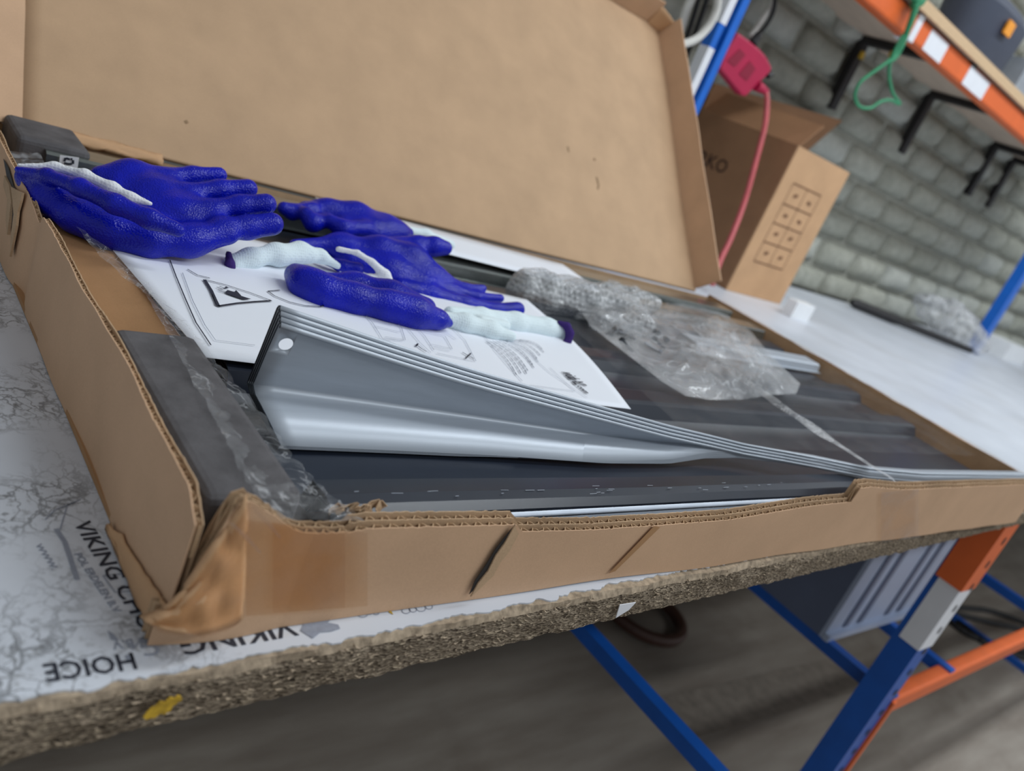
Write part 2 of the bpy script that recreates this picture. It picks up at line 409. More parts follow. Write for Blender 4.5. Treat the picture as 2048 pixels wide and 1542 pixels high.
def text_mesh(name, s, o, d, up, height, mat, parent, ext=0.0002, spacing=1.0, fit=None, shear=0.0):
    """flat lettering: origin o, unit reading direction d, unit up direction; height of a capital in metres"""
    cu = bpy.data.curves.new(name, 'FONT'); cu.body = s; cu.size = height/0.70; cu.extrude = ext/2; cu.space_character = spacing; cu.shear = shear
    cu.resolution_u = 2; cu.offset = 0.012*cu.size
    tmp = bpy.data.objects.new('tmp_text', cu); COL.objects.link(tmp); bpy.context.view_layer.update()
    me = bpy.data.meshes.new_from_object(tmp.evaluated_get(bpy.context.evaluated_depsgraph_get()))
    bpy.data.objects.remove(tmp); d = Vector(d).normalized(); up = Vector(up); up = (up-d*up.dot(d)).normalized(); n = d.cross(up)
    vs = [v.co.copy() for v in me.vertices]
    if not vs: return None
    k = 1.0
    if fit: k = fit/max(1e-6, max(v.x for v in vs))
    W = [Vector(o)+d*(v.x*k)+up*v.y+n*(v.z) for v in vs]
    fs = [tuple(p.vertices) for p in me.polygons]; bpy.data.meshes.remove(me)
    return mesh(name, W, fs, mat, parent)
def text_px(name, s, p0, p1, pu, z, mat, parent, lift=0.0003, **k):
    a = atz(*p0, z); b = atz(*p1, z); u = atz(*pu, z)
    d = (b-a); L = d.length; d.normalize(); up = u-a; up = up-d*up.dot(d); h = up.length
    return text_mesh(name, s, a+Vector((0,0,lift)), d, up, h, mat, parent, fit=L, **k)
def ribbon(mb, pts, wd, nrm=Vector((0,0,1))):
    pts = [Vector(p) for p in pts]; L = []; Rr = []
    for i, p in enumerate(pts):
        d = (pts[min(i+1, len(pts)-1)]-pts[max(i-1, 0)]).normalized(); sdir = d.cross(nrm).normalized()*wd/2
        L.append(p-sdir); Rr.append(p+sdir)
    n = len(pts); mb.add(L+Rr, [(i, i+1, n+i+1, n+i) for i in range(n-1)]); return mb
def split_build(mb, name, mat, parent, thick=None):
    """one part for each connected piece"""
    par = list(range(len(mb.v)))
    def find(a):
        while par[a] != a: par[a] = par[par[a]]; a = par[a]
        return a
    for f_ in mb.f:
        for q in f_[1:]: par[find(q)] = find(f_[0])
    g = {}
    for f_ in mb.f: g.setdefault(find(f_[0]), []).append(f_)
    for fl in g.values():
        ids = sorted({q for f_ in fl for q in f_}); mp = {q: i for i, q in enumerate(ids)}
        o = mesh(name, [mb.v[q] for q in ids], [tuple(mp[q] for q in f_) for f_ in fl], mat, parent)
        if thick: solid(o, thick, 0)

# ================================================================== SETTING
v, f = [V(-12,-8,-3), V(40,-8,-3), V(40,12,-3), V(-12,12,-3)], [(0,1,2,3)]
floor = mesh('floor', v, f, M['floor'], kind='structure')
mb = MB()
for a, b, wd in (((1330,1440),(1700,1345),0.13),):
    ribbon(mb, [atz(a[0]+(b[0]-a[0])*i/8, a[1]+(b[1]-a[1])*i/8, -2.998+0.004*(wd < 0.14)) for i in range(9)], wd)
split_build(mb, 'wear_line', M['stripe'], floor)
YW = 6.1
mb = MB(); mb.box(-14, 40, YW+0.10, YW+0.6, -3, 9.0)
wall = mb.build('wall_back', M['mortar'], kind='structure')
ch, bw = 0.42, 1.06
brick_meshes = []
for i in range(6):
    vs, fs = [], []
    nx, nzv = 6, 4
    W, H = (bw-0.10)*S, (ch-0.075)*S
    def fn(u, v_, i=i):
        e = min(u, 1-u, v_*1.4, (1-v_)*1.4)
        bulge = min(1, e/0.16)**0.6*0.028+0.012*mnoise.noise(Vector((u*4+i*9, v_*3, i*3.3)))*(1 if e > 0.01 else 0)
        ju = 0.012*mnoise.noise(Vector((v_*5, i*5.0, u*2))); jv = 0.02*mnoise.noise(Vector((u*6, i*7.0, 2.0)))
        return Vector(((u-0.5)*W*(1+ju), -bulge, (v_-0.5)*H*(1+jv)))
    vs, fs = grid(fn, nx, nzv)
    # sides back into the wall
    b0 = len(vs); ring = [j for j in range(nx+1)]+[(j+1)*(nx+1)+nx for j in range(nzv)]+[nzv*(nx+1)+nx-1-j for j in range(nx)]+[(nzv-1-j)*(nx+1) for j in range(nzv-1)]
    for r_ in ring: q = vs[r_].copy(); q.y = 0.035; vs.append(q)
    for j in range(len(ring)): fs.append((ring[j], ring[(j+1) % len(ring)], b0+(j+1) % len(ring), b0+j))
    me = bpy.data.meshes.new('brick'); me.from_pydata([tuple(q) for q in vs], [], fs); me.update(); me.materials.append(M['block'])
    bm = bmesh.new(); bm.from_mesh(me); bmesh.ops.recalc_face_normals(bm, faces=bm.faces); bm.to_mesh(me); bm.free()
    me.polygons.foreach_set('use_smooth', [True]*len(me.polygons)); brick_meshes.append(me)
nb = 0
for r_ in range(0, 12):
    z = -0.07+r_*ch+ch/2
    for c_ in range(0, 17):
        x = 4.6+c_*bw+(bw/2 if r_ % 2 else 0)+random.uniform(-0.03, 0.03)
        o = bpy.data.objects.new('brick', brick_meshes[random.randrange(6)]); COL.objects.link(o); o.parent = wall
        o.location = V(x, YW+0.08, z)-WL[wall]; nb += 1

# ================================================================== WORKBENCH
bench = thing('workbench', V(2.5, 2.5, -3), 'long workbench with chipped white laminate top on a blue and orange steel rack frame', 'workbench')
def yfront(x): return 0.905+0.0318*x
nX = 420; xs = np.concatenate([np.linspace(-0.6, 6.5, 760), np.linspace(6.6, 26, 40)])
vs = []; fs = []; prof = []
rows = 7
for i, x in enumerate(xs):
    for j in range(rows):
        z = -0.004-0.096*j/(rows-1); p = (x, 0, z)
        y = yfront(x)+0.006*mnoise.noise(Vector((x*9, z*60, 1)))+0.004*mnoise.noise(Vector((x*40, z*90, 5)))
        if j == 0: y += 0.008+0.009*mnoise.noise(Vector((x*6, 3, 3)))
        if j == 1: y += 0.002
        zz = z+0.003*mnoise.noise(Vector((x*30, j*3.1, 9))) if 0 < j else z
        if j == rows-1: zz += 0.005*mnoise.noise(Vector((x*18, 0, 4)))
        vs.append(V(x, y, zz))
n = len(xs); mid = []
for i in range(n-1):
    for j in range(rows-1): a = i*rows+j; fs.append((a, a+1, a+rows+1, a+rows)); mid.append(1 if j == 0 else 0)
bt = len(vs); vs += [V(x, 6.04, -0.004) for x in xs]; bb = len(vs); vs += [V(x, 6.04, -0.1) for x in xs]
for i in range(n-1):
    fs.append((i*rows, (i+1)*rows, bt+i+1, bt+i)); fs.append((i*rows+rows-1, bb+i, bb+i+1, (i+1)*rows+rows-1)); fs.append((bt+i, bt+i+1, bb+i+1, bb+i)); mid += [1, 0, 0]
board = mesh('top_board', vs, fs, [M['chip'], M['chip_raw']], bench, matidx=mid)
# laminate skin with a ragged front edge
vs = []
for i, x in enumerate(xs):
    j = 0.012+0.012*abs(mnoise.noise(Vector((x*5, 2, 7))))+0.010*mnoise.noise(Vector((x*24, 4, 1)))+0.007*mnoise.noise(Vector((x*70, 4, 1)))
    if x > 1.35: j += 0.012*min(1, (x-1.35)/0.5)+0.02*max(0, mnoise.noise(Vector((x*7, 9, 2))))
    vs.append(V(x, yfront(x)+j, 0.0))
b0 = len(vs); vs += [V(x, 6.04, 0.0) for x in xs]; b1 = len(vs); vs += [q-Vector((0,0,0.0012)) for q in vs[:b0]]
fs = []
for i in range(n-1): fs.append((i, i+1, b0+i+1, b0+i)); fs.append((b1+i, b1+i+1, i+1, i))
lam = mesh('laminate_skin', vs, fs, M['lam'], bench)
# chip splinters along the edge
mb = MB()
for _ in range(420):
    x = random.uniform(0.2, 4.2); z = random.uniform(-0.095, -0.008); a = random.uniform(-0.5, 0.5); L = random.uniform(0.006, 0.022)
    c = V(x, yfront(x)-0.001, z); d = Vector((math.cos(a), random.uniform(-0.5, 0.1), math.sin(a)))*L*S; u = Vector((0, -0.4, 1))*0.0009
    mb.add([c-d*0.5-u, c+d*0.5, c-d*0.5+u, c-d*0.3+Vector((0, -0.0012, 0))], [(0,1,3),(1,2,3),(2,0,3)])
mb.build('wood_splinters', M['chip_raw'], bench, kind='stuff')
mb = MB(); mb.slab([aty(324+44*math.cos(t)*(0.86+0.2*nz((math.cos(t)*2, math.sin(t)*2, 3)))-6*math.sin(t)*0, 1414+14*math.sin(t)*(0.9+0.5*nz((math.cos(t)*4, math.sin(t)*4, 8)))-20*math.cos(t), 0.906) for t in [k*math.pi/24 for k in range(48)]], Vector((0,-0.0006,0)))
mb.build('yellow_paint_smear', M['yellow'], bench)
mb = MB(); mb.slab([aty(px, py, yfront(1.53)-0.012) for px, py in ((1240,1210),(1272,1205),(1258,1220),(1232,1236))], Vector((0,0.0006,0)))
mb.build('label_scrap', M['stickw'], bench)
# worn print on the laminate
INK = M['ink']
text_px('lettering', 'VIKING CHO', (146,1046), (284,1264), (172,1030), 0, INK, bench)
text_px('lettering', 'POL ERDELEN B.V', (147,1108), (228,1226), (160,1102), 0, M['inkgrey'], bench)
text_px('lettering', 'VIKING', (580,1243), (355,1280), (593,1272), 0, INK, bench)
text_px('lettering', 'C', (318,1288), (282,1293), (326,1308), 0, M['inkgrey'], bench)
text_px('lettering', 'HOICE', (268,1306), (85,1330), (281,1338), 0, INK, bench)
text_px('lettering', 'ERDELEN B.V', (394,1262), (222,1284), (400,1277), 0, M['inkgrey'], bench)
text_px('lettering', 'WWW.', (70,1090), (104,1140), (80,1084), 0, M['inkgrey'], bench)
mb = MB()
def pxl(mb, pts, wd, z=0.0, lift=0.0003): return ribbon(mb, [atz(px, py, z)+Vector((0,0,lift)) for px, py in pts], wd)
for q, wd in (([(112,1058),(130,1085),(155,1160)], .0025), ([(206,1152),(230,1185),(300,1180)], .0008), ([(206,1152),(245,1148)], .0008), ([(265,1300),(285,1275),(345,1268)], .0008), ([(285,1275),(282,1296)], .0008),
              ([(90,1040),(110,1020),(150,1005)], .0007), ([(120,1060),(135,1010),(160,1000)],.0007)):
    pxl(mb, q, wd)
split_build(mb, 'printed_line', M['inkgrey'], bench)
mb = MB()
blob = [(600,1262),(612,1238),(640,1228),(680,1222),(655,1246),(676,1250),(680,1258),(662,1264),(640,1266),(625,1278)]
mb.slab([atz(px, py, 0)+Vector((0,0,0.0003)) for px, py in blob], Vector((0,0,0.0001)))
mb.slab([atz(px, py, 0)+Vector((0,0,0.0003)) for px, py in ((250,1312),(262,1308),(268,1320),(255,1323))], Vector((0,0,0.0001)))
mb.slab([atz(px, py, 0)+Vector((0,0,0.0003)) for px, py in ((215,1262),(228,1270),(238,1282),(222,1280))], Vector((0,0,0.0001)))
split_build(mb, 'printed_mark', M['inkgrey'], bench)
mb = MB(); mb.slab([atz(px, py, 0)+Vector((0,0,0.0003)) for px, py in ((772,1216),(795,1212),(793,1220),(782,1222),(786,1230),(778,1226))], Vector((0,0,0.0001)))
mb.build('yellow_mark', M['yellow'], bench)
mb = MB()
for cx, cy, r_ in ((725,1228,9),(738,1224,7),(752,1226,5),(812,1222,7),(826,1220,6),(842,1217,8),(858,1214,6)):
    pxl(mb, [(cx+r_*1.2*math.cos(t*math.pi/5), cy+r_*0.8*math.sin(t*math.pi/5)) for t in range(11)], .0006)
split_build(mb, 'printed_line', M['inkgrey'], bench)
# steel frame: front post with orange sleeve and white sticker
PX0, PX1, PY0, PY1 = 5.31, 5.52, 1.12, 1.285
post = mesh('post', *(lambda b: (b.v, b.f))(MB().box(PX0, PX1, PY0, PY1, -3, -0.1)), M['bluedark'], bench)
MB().box(PX0-0.012, PX1+0.012, PY0-0.012, PY1-0.012, -0.61, -0.1).build('orange_sleeve', M['orange'], post)
MB().box(PX0-0.004, PX1+0.004, PY0-0.004, PY1-0.035, -1.07, -0.61).build('white_sticker', M['stickw'], post)
mb = MB()
for z in np.arange(-2.8, -0.1, 0.17):
    c = V((PX0+PX1)/2+0.03, PY0-(0.013 if z > -0.62 else 0.005), z)
    mb.add([c+Vector((0.006*math.cos(t*math.pi/4), -0.0004, 0.009*math.sin(t*math.pi/4))) for t in range(8)], [tuple(range(8))])
split_build(mb, 'slot_shade', M['black'], post)  # flat black discs paint the dark inside of the slots
for x in (-1.2,):
    pp = MB().box(x, x+0.32, PY0, PY1, -3, -0.1).build('post', M['bluedark'], bench)
for x in (PX0, 15.0):
    MB().box(x, x+0.2, 5.65, 5.85, -3, -0.1).build('post', M['bluedark'], bench)
MB().box(15.0, 15.2, PY0+0.3, PY1+0.3, -3, -0.1).build('post', M['bluedark'], bench)
for x in (3.52, 5.50, 6.50, 9.2): MB().box(x, x+0.085, 1.12, 5.6, -1.585, -1.50).build('cross_rail', M['bluedark'], bench)
mb = MB(); mb.box(PX1, 15.0, 1.11, 1.22, -1.66, -1.52); bm_o = mb.build('front_beam', M['orange'], bench); bevel(bm_o, 0.006)
MB().box(PX1, PX1+0.05, 1.10, 1.23, -2.5, -1.54).build('beam_connector', M['orange'], bench)

# ================================================================== THE BIG FLAT CARTON
BX0, BX1, BY0, BY1 = 0.515, 4.86, 1.0, 3.32
carton = thing('flat_carton', V(2.7, 2.1, 0), 'large flat cardboard carton lying open on the workbench, lid tilted back, front edge torn', 'carton')
MB().box(BX0, BX1, BY0+0.01, BY1, 0.001, 0.014).build('bottom_panel', M['card_in'], carton)
def corr_wall(name, path, top, bot, nrm, layers, pitch, t_sheet, gap, mat, fmat, parent, nper, tj=0.0):
    """corrugated board: liners and flutes as upright strips. path(u)->Vector at bench level; top(u, layer), bot(u) heights in survey units"""
    pr = None; tot = sum((path((i+1)/200)-path(i/200)).length for i in range(200))
    N = nper
    for L in range(layers+1):
        vs = []; fs = []
        for i in range(N+1):
            u = i/N; b = path(u)+nrm(u)*(gap*L)
            zt = top(u, L)+tj*mnoise.noise(Vector((u*tot*400, L*5.0, 1)))
            for dn in (-t_sheet/2, t_sheet/2):
                for z in (bot(u), zt): vs.append(Vector((b.x, b.y, ZT))+nrm(u)*dn+Vector((0,0,z*S)))
        for i in range(N):
            a = i*4; c = a+4
            fs += [(a, c, c+1, a+1), (a+2, a+3, c+3, c+2), (a+1, c+1, c+3, a+3), (a, a+2, c+2, c)]
        fs += [(0,1,3,2), (N*4, N*4+2, N*4+3, N*4+1)]
        o = mesh(name if L == 0 else 'liner', vs, fs, mat if L == 0 else M['card_edge'], parent if L == 0 else pr)
        if L == 0: pr = o
    for L in range(layers):
        K = int(tot/pitch)*8; vs = []; fs = []
        for i in range(K+1):
            u = i/K; b = path(u)+nrm(u)*(gap*(L+0.5)+gap*0.5*math.sin(i*math.pi/4+L*1.3+1.2*mnoise.noise(Vector((u*30, L, 0)))))
            zt = min(top(u, L), top(u, L+1))-0.003+tj*1.5*mnoise.noise(Vector((u*tot*500, L*9.0, 4)))
            vs += [Vector((b.x, b.y, ZT+(zt-0.06)*S)), Vector((b.x, b.y, ZT+zt*S))]
        for i in range(K): fs.append((2*i, 2*i+2, 2*i+3, 2*i+1))
        o = mesh('flute', vs, fs, fmat, pr, kind=None); solid(o, 0.0006, 0)
    return pr
# front wall: torn top, from the crushed corner to the right end
ftop = []
for px, py in ((352,1215),(395,1130),(440,1042),(470,1000),(489,988),(515,1003),(545,1022),(562,1035),(585,1052),(610,1060),(640,1062),(700,1060),(735,1054),(900,1050),(1022,1047),(1029,1046)):
    q = atw((px, py), 1, BY0); ftop.append((q[0], q[2]))
for px, py in ((1042,1060),(1200,1058),(1315,1050),(1450,1036),(1587,1017),(1700,1002),(1718,975),(1740,972),(1800,978),(2048,968)):
    q = atw((px, py), 1, BY0); ftop.append((q[0], q[2]))
ftop.append((BX1, ftop[-1][1])); ftop.append((BX1+0.02, ftop[-1][1]))
def front_top(u, L):
    x = BX0-0.02+(BX1-BX0+0.02)*u; z = float(np.interp(x, [a for a, b in ftop], [b for a, b in ftop]))
    if x > 0.8: z += 0.006*L
    return max(0.03, z)
def fpath(u):
    x = BX0-0.02+(BX1-BX0+0.02)*u; y = BY0
    y += 0.010*mnoise.noise(Vector((x*2.2, 0, 3)))
    if x < 0.72: y += -0.010*math.sin((x-0.5)/0.22*math.pi)
    return V(x, y-0.004, 0)
fw = corr_wall('front_wall', fpath, front_top, lambda u: 0.002+0.012*max(0, mnoise.noise(Vector((u*6, 1, 1)))), lambda u: Vector((0,1,0)), 2, 0.0105, 0.0008, 0.0048, M['card'], M['flute'], carton, 500, 0.004)
# slanting tear, its gap's shade painted as a black strip, and a fold
def strip_px(name, pts, y, mat, parent, thick=0.0012):
    mb = MB(); mb.slab([aty(px, py, y) for px, py in pts], Vector((0, -thick, 0)))
    for q in mb.v: q.z = max(q.z, ZT+0.001)
    return mb.build(name, mat, parent)
strip_px('tear_lip', [(1028,1050),(1036,1066),(1018,1100),(1000,1122),(985,1150),(962,1172),(940,1192),(955,1165),(975,1140),(990,1110),(1008,1085)], 0.985, M['card_edge'], fw, 0.0010)
strip_px('tear_gap_shade', [(1030,1048),(1018,1080),(1000,1108),(985,1132),(962,1165),(938,1188),(950,1160),(972,1128),(990,1098),(1010,1072)], 0.986, M['black'], fw, 0.0004)
strip_px('crease_mark', [(1308,1052),(1320,1054),(1230,1142),(1218,1146)], 0.992, M['card_in'], fw, 0.0003)
mb = MB()     # torn paper curls on the inner liner
for k in range(9):
    px = 652+random.uniform(0, 130); c = aty(px, 1022+random.uniform(-3, 4), 1.05)
    pts = [c+Vector((0.006*t+0.004*math.sin(3*t+k), 0.002*math.sin(4*t+k), 0.004*t*(1-t*0.5)+0.002*math.sin(5*t+k*2))) for t in np.linspace(0, 1.5, 6)]
    ribbon(mb, pts, 0.005, Vector((0,1,0.3)))
split_build(mb, 'torn_curl', M['card_edge'], fw, 0.0006)
# left wall, slightly wavy top, crushed at the rear
def ltop(u, L):
    y = 1.0+(BY1-1.0)*u; z = 0.268+0.006*mnoise.noise(Vector((y*6, L*2.0, 2)))
    if y < 1.06: z -= (1.06-y)*0.6
    if 2.15 < y < 2.5: z -= 0.05*math.exp(-((y-2.33)/0.06)**2)
    return z
def lpath(u):
    y = 1.0+(BY1-1.0)*u; x = BX0+0.012*math.sin(u*7)*u+0.006*mnoise.noise(Vector((y*3, 5, 1)))
    if y > 2.1: x += 0.02*math.exp(-((y-2.33)/0.07)**2)
    return V(x, y, 0)
lw = corr_wall('left_wall', lpath, ltop, lambda u: 0.004, lambda u: Vector((1,0,0)), 1, 0.0065, 0.0008, 0.0036, M['card'], M['flute'], carton, 200, 0.003)
vs, fs = grid(lambda u, v_: V(BX0-0.008-0.012*v_*(1-v_)-0.006*v_, 1.0+0.30*u, max(0.003, 0.075*(1-v_)*(1-u*0.8)+0.004+0.012*mnoise.noise(Vector((u*7, v_*4, 1))))), 14, 6)
solid(mesh('peeled_corner_layer', vs, fs, M['card_pale'], lw, smooth=True), 0.0008)
for nm_, mt_, q_, o_ in (('crush_gap_shade', 'black', [(8,318),(18,335),(28,372),(44,392),(38,430),(30,470),(23,512),(25,450),(27,410),(18,372)], 0.0005),  # first piece: black sheet painting the shade inside the crushed fold
                         ('torn_strip', 'card_edge', [(26,374),(36,380),(49,386),(46,402),(40,424),(37,452),(30,486),(24,514),(27,468),(32,430),(30,404)], 0.0018),
                         ('torn_strip', 'card_edge', [(14,352),(24,372),(28,404),(24,440),(20,470),(17,440),(20,400),(12,372)], 0.0022)):
    mb = MB(); mb.slab([atx(px, py, 0.503) for px, py in q_], Vector((-o_, 0, 0))); mb.build(nm_, M[mt_], lw)
# crushed front left corner: folded flap wrapped in tape
def corner(u, v_):
    # u along the fold from left wall to the front wall, v up
    pb = (282+200*u, 1236+32*math.sin(u*math.pi)**0.7); pt = (345+150*u, 1214-228*u)
    px = pb[0]+(pt[0]-pb[0])*v_; py = pb[1]+(pt[1]-pb[1])*v_
    y = 0.985-0.035*math.sin(u*math.pi)*(1-v_)+0.012*mnoise.noise(Vector((u*6, v_*5, 2)))
    if u < 0.05: y = 1.0
    q = aty(px, py, y); q.z = max(q.z, ZT+0.001); return q
vs, fs = grid(corner, 16, 14)
co = solid(mesh('crushed_corner', vs, fs, M['card_pale'], carton, smooth=True), 0.0015, 1)
def corner2(u, v_):
    p = corner(u*0.95+0.03, v_*0.92); return p+Vector((0, -0.0022-0.002*abs(mnoise.noise(Vector((u*9, v_*7, 4)))), 0.0004))
vs, fs = grid(corner2, 20, 16); mesh('tape', vs, fs, M['tape'], co, smooth=True)
# tape on the front wall beside the corner
def ftape(px0, px1, pb0, pt0, pb1, pt1, y):
    def fn(u, v_):
        px = px0+(px1-px0)*u; b = pb0+(pb1-pb0)*u; t = pt0+(pt1-pt0)*u
        q = aty(px, b+(t-b)*v_, y+0.003*mnoise.noise(Vector((u*5, v_*4, px0)))); q.z = max(q.z, ZT+0.001); return q
    return grid(fn, 16, 10)
vs, fs = ftape(492, 735, 1232, 1040, 1212, 1066, 0.978); mesh('tape', vs, fs, M['tape'], fw, smooth=True)
vs, fs = ftape(545, 690, 1226, 1045, 1216, 1068, 0.975); mesh('tape', vs, fs, M['tape'], fw, smooth=True)
vs, fs = ftape(1762, 1838, 1092, 985, 1080, 978, 0.985); mesh('tape', vs, fs, M['tapec'], fw, smooth=True)
for a, b in (((505,1015),(560,1075)), ((462,1045),(520,1105))):
    mb = MB(); mb.tube([aty(a[0], a[1], 0.968), aty((a[0]+b[0])/2+2, (a[1]+b[1])/2, 0.966), aty(b[0], b[1], 0.97)], [0.0008, 0.0012, 0.0006], 6)
    mb.build('tape_wrinkle', M['tapec'], co)
# right and rear walls
corr_wall('right_wall', lambda u: V(BX1, 1.02+(BY1-1.02)*u, 0), lambda u, L: 0.235+0.01*mnoise.noise(Vector((u*8, 3, L))), lambda u: 0.004, lambda u: Vector((-1,0,0)), 1, 0.008, 0.0008, 0.0036, M['card_in'], M['flute'], carton, 60, 0.003)
vs, fs = grid(lambda u, v_: V(BX1+0.01+0.34*v_, 1.15+2.0*u-0.1*v_, 0.235-0.17*v_-0.05*v_*v_+0.01*mnoise.noise(Vector((u*4, v_*2, 1)))), 16, 4)
solid(mesh('right_flap', vs, fs, M['card'], carton, smooth=True), 0.004)
vs, fs = grid(lambda u, v_: V(BX1-0.03+0.14*v_, 1.05+2.2*u, 0.244-0.05*max(0, v_-0.4)+0.006*mnoise.noise(Vector((u*14, v_*2, 7)))), 30, 4)
mesh('tape', vs, fs, M['tapec'], carton, smooth=True)
corr_wall('back_wall', lambda u: V(BX0+(BX1-BX0)*u, BY1, 0), lambda u, L: 0.215, lambda u: 0.004, lambda u: Vector((0,-1,0)), 1, 0.008, 0.0008, 0.0036, M['card_in'], M['flute'], carton, 40, 0.002)
# folded inner flap behind the foam block
vs, fs = grid(lambda u, v_: V(*[float(a) for a in (np.array([0.555,2.75,0.235])*(1-u)*(1-v_)+np.array([0.552,1.60,0.12])*u*(1-v_)+np.array([0.745,1.72,0.185])*u*v_+np.array([0.675,2.6,0.215])*(1-u)*v_)]), 10, 4)
solid(mesh('inner_flap', vs, fs, M['card_in'], carton), 0.003)
# lid leaning back
LXL, LXR = 0.645, 4.70
ly0, lz0 = 3.335, 0.225; ld = np.array([0., 1.33, 1.50]); ld /= np.linalg.norm(ld); LL = 2.02; ln = np.array([0., -ld[2], ld[1]])
def lidp(x, s_, o=0.0): q = np.array([x, ly0, lz0])+ld*s_+ln*o; return V(*q)
def lidf(u, v_):
    x = LXL+(LXR-LXL)*u; s_ = LL*v_
    o = 0.010*mnoise.noise(Vector((x*0.8, s_*2.0, 2)))
    for s0, sl, am in ((0.22, 0.02, 0.003), (0.46, -0.015, 0.004), (0.66, 0.03, 0.003), (0.93, -0.02, 0.004), (1.2, 0.02, 0.004), (1.52, -0.03, 0.003), (1.75, 0.01, 0.003)):
        dd = (s_-s0-sl*(x-2.5)-0.02*mnoise.noise(Vector((x*0.6, s0*9, 1))))/0.018
        o += am*math.tanh(dd)*0.6*max(0, mnoise.noise(Vector((x*0.5, s0*13, 7)))+0.35)
    return lidp(x, s_, o)
vs, fs = grid(lidf, 70, 200)
lid = solid(mesh('lid', vs, fs, M['card_lid'], carton, smooth=True), 0.005)
def flap(name, fn, nu=24, nv=3, mat='card', par=None):
    vs, fs = grid(fn, nu, nv); return solid(mesh(name, vs, fs, M[mat], par or lid), 0.004, 0)
FD = 0.20
flap('lid_side_flap', lambda u, v_: lidp(LXR+0.03*v_, 0.02+(LL-0.04)*u, FD*v_+0.008*mnoise.noise(Vector((u*6, v_, 1)))))
flap('lid_side_flap', lambda u, v_: lidp(LXL-0.26*v_, -0.12*v_+(LL-0.02+0.12*v_)*u, FD*0.7*v_))
flap('lid_top_flap', lambda u, v_: lidp(LXL+(LXR-0.12-LXL)*u, LL+0.05*v_, FD*v_*0.95))
vs, fs = grid(lambda u, v_: lidp(LXR-0.13+0.13*u, LL-0.01+0.06*v_*(1-u)-0.02*u, 0.16*v_+0.01*mnoise.noise(Vector((u*4, v_*4, 2)))), 8, 5)
solid(mesh('corner_gusset', vs, fs, M['card_pale'], lid, smooth=True), 0.003)
mb = MB()
for q in ([(880,148),(905,160),(922,170),(930,166)], [(1283,180),(1286,195),(1288,206)], [(1132,295),(1134,306)], [(1185,318),(1187,323)], [(1190,356),(1194,372),(1192,380)], [(368,244),(372,250)], [(1258,168),(1262,164)]):
    pts = []
    for px, py in q:
        r = ROT @ np.array([px-1024, py-771, FPX]); c0 = np.array([0, ly0, lz0]); t = ((c0-CAM)@ln)/(r@ln); pts.append(V(*(CAM+r*t+ln*0.016)))
    ribbon(mb, pts, 0.004, Vector(ln))
split_build(mb, 'scuff_mark', simple('scuff', (150,122,92), 0.9), lid)
vs, fs = grid(lambda u, v_: lidp(LXR+0.03+0.004, 0.55+0.42*u, 0.05+0.16*v_+0.01*mnoise.noise(Vector((u*9, v_*4, 2)))), 12, 4)
mesh('tape', vs, fs, M['tapec'], lid, smooth=True)
vs, fs = grid(lambda u, v_: V(0.62+0.5*u, 3.30+0.03*v_-0.05*v_*(1-v_), 0.21+0.03*v_+0.012*mnoise.noise(Vector((u*7, v_*4, 2)))), 20, 5)
solid(mesh('hinge_strip', vs, fs, M['card_pale'], carton, smooth=True), 0.002)

# ================================================================== FOAM BLOCKS
def foam(x0, x1, y0, y1, z0, z1, label):
    o = MB().box(x0, x1, y0, y1, z0, z1).build('foam_block', M['foam'], label=label, cat='foam block', group='foam corner blocks')
    bevel(o, 0.006, 3); return o
foam(0.545, 0.72, 1.05, 1.66, 0.015, 0.250, 'dark grey foam block at the near crushed corner of the flat carton')
foam(0.58, 0.80, 3.02, 3.30, 0.015, 0.26, 'dark grey foam block at the rear left corner under the lid')

# ================================================================== STEEL SHEETS
prof = [(1.065,0.150),(1.07,0.180),(1.085,0.197),(1.11,0.203),(1.165,0.198),(1.185,0.150),(1.225,0.147),(1.24,0.142),(1.60,0.142),(1.625,0.186),(1.645,0.192),(1.725,0.192),(1.745,0.186),(1.77,0.150),(1.85,0.150),(1.955,0.150),(1.98,0.186),(2.0,0.192),(2.08,0.192),(2.1,0.186),(2.125,0.150),(2.52,0.150),(2.545,0.19),(2.66,0.19),(2.685,0.150),(3.18,0.150)]
names = ['topmost anthracite ribbed roof sheet in the carton, light dust and scratches', 'anthracite ribbed roof sheet second from the top, only its grey front hem showing', 'anthracite ribbed roof sheet at the bottom of the stack, only its grey hem showing']
for k in range(3):
    dz = -0.019*k; x0, x1 = 0.80+0.012*k, 4.72-0.02*k
    nx = 24; vs = []; fs = []
    for i in range(nx+1):
        x = x0+(x1-x0)*i/nx
        for (y, z) in prof: vs.append(V(x, y, z+dz-0.004*mnoise.noise(Vector((x*1.5, y, k)))))
    npf = len(prof)
    for i in range(nx):
        for j in range(npf-1): fs.append((i*npf+j, (i+1)*npf+j, (i+1)*npf+j+1, i*npf+j+1))
    o = solid(mesh('roof_sheet', vs, fs, M['navy'], label=names[k], cat='metal sheet', group='stacked roof sheets'), 0.0008)
    mb = MB(); xe = 2.78
    vs2, fs2 = grid(lambda u, v_: V(x0+(xe-x0)*u, 1.052-0.010*math.sin(v_*math.pi), 0.172+dz+0.014*v_), 30, 4)
    hem = mesh('grey_hem', vs2, fs2, M['greyhem'], None, smooth=True); hem.parent = o; hem.location = WL[hem]-WL[o]
    del o
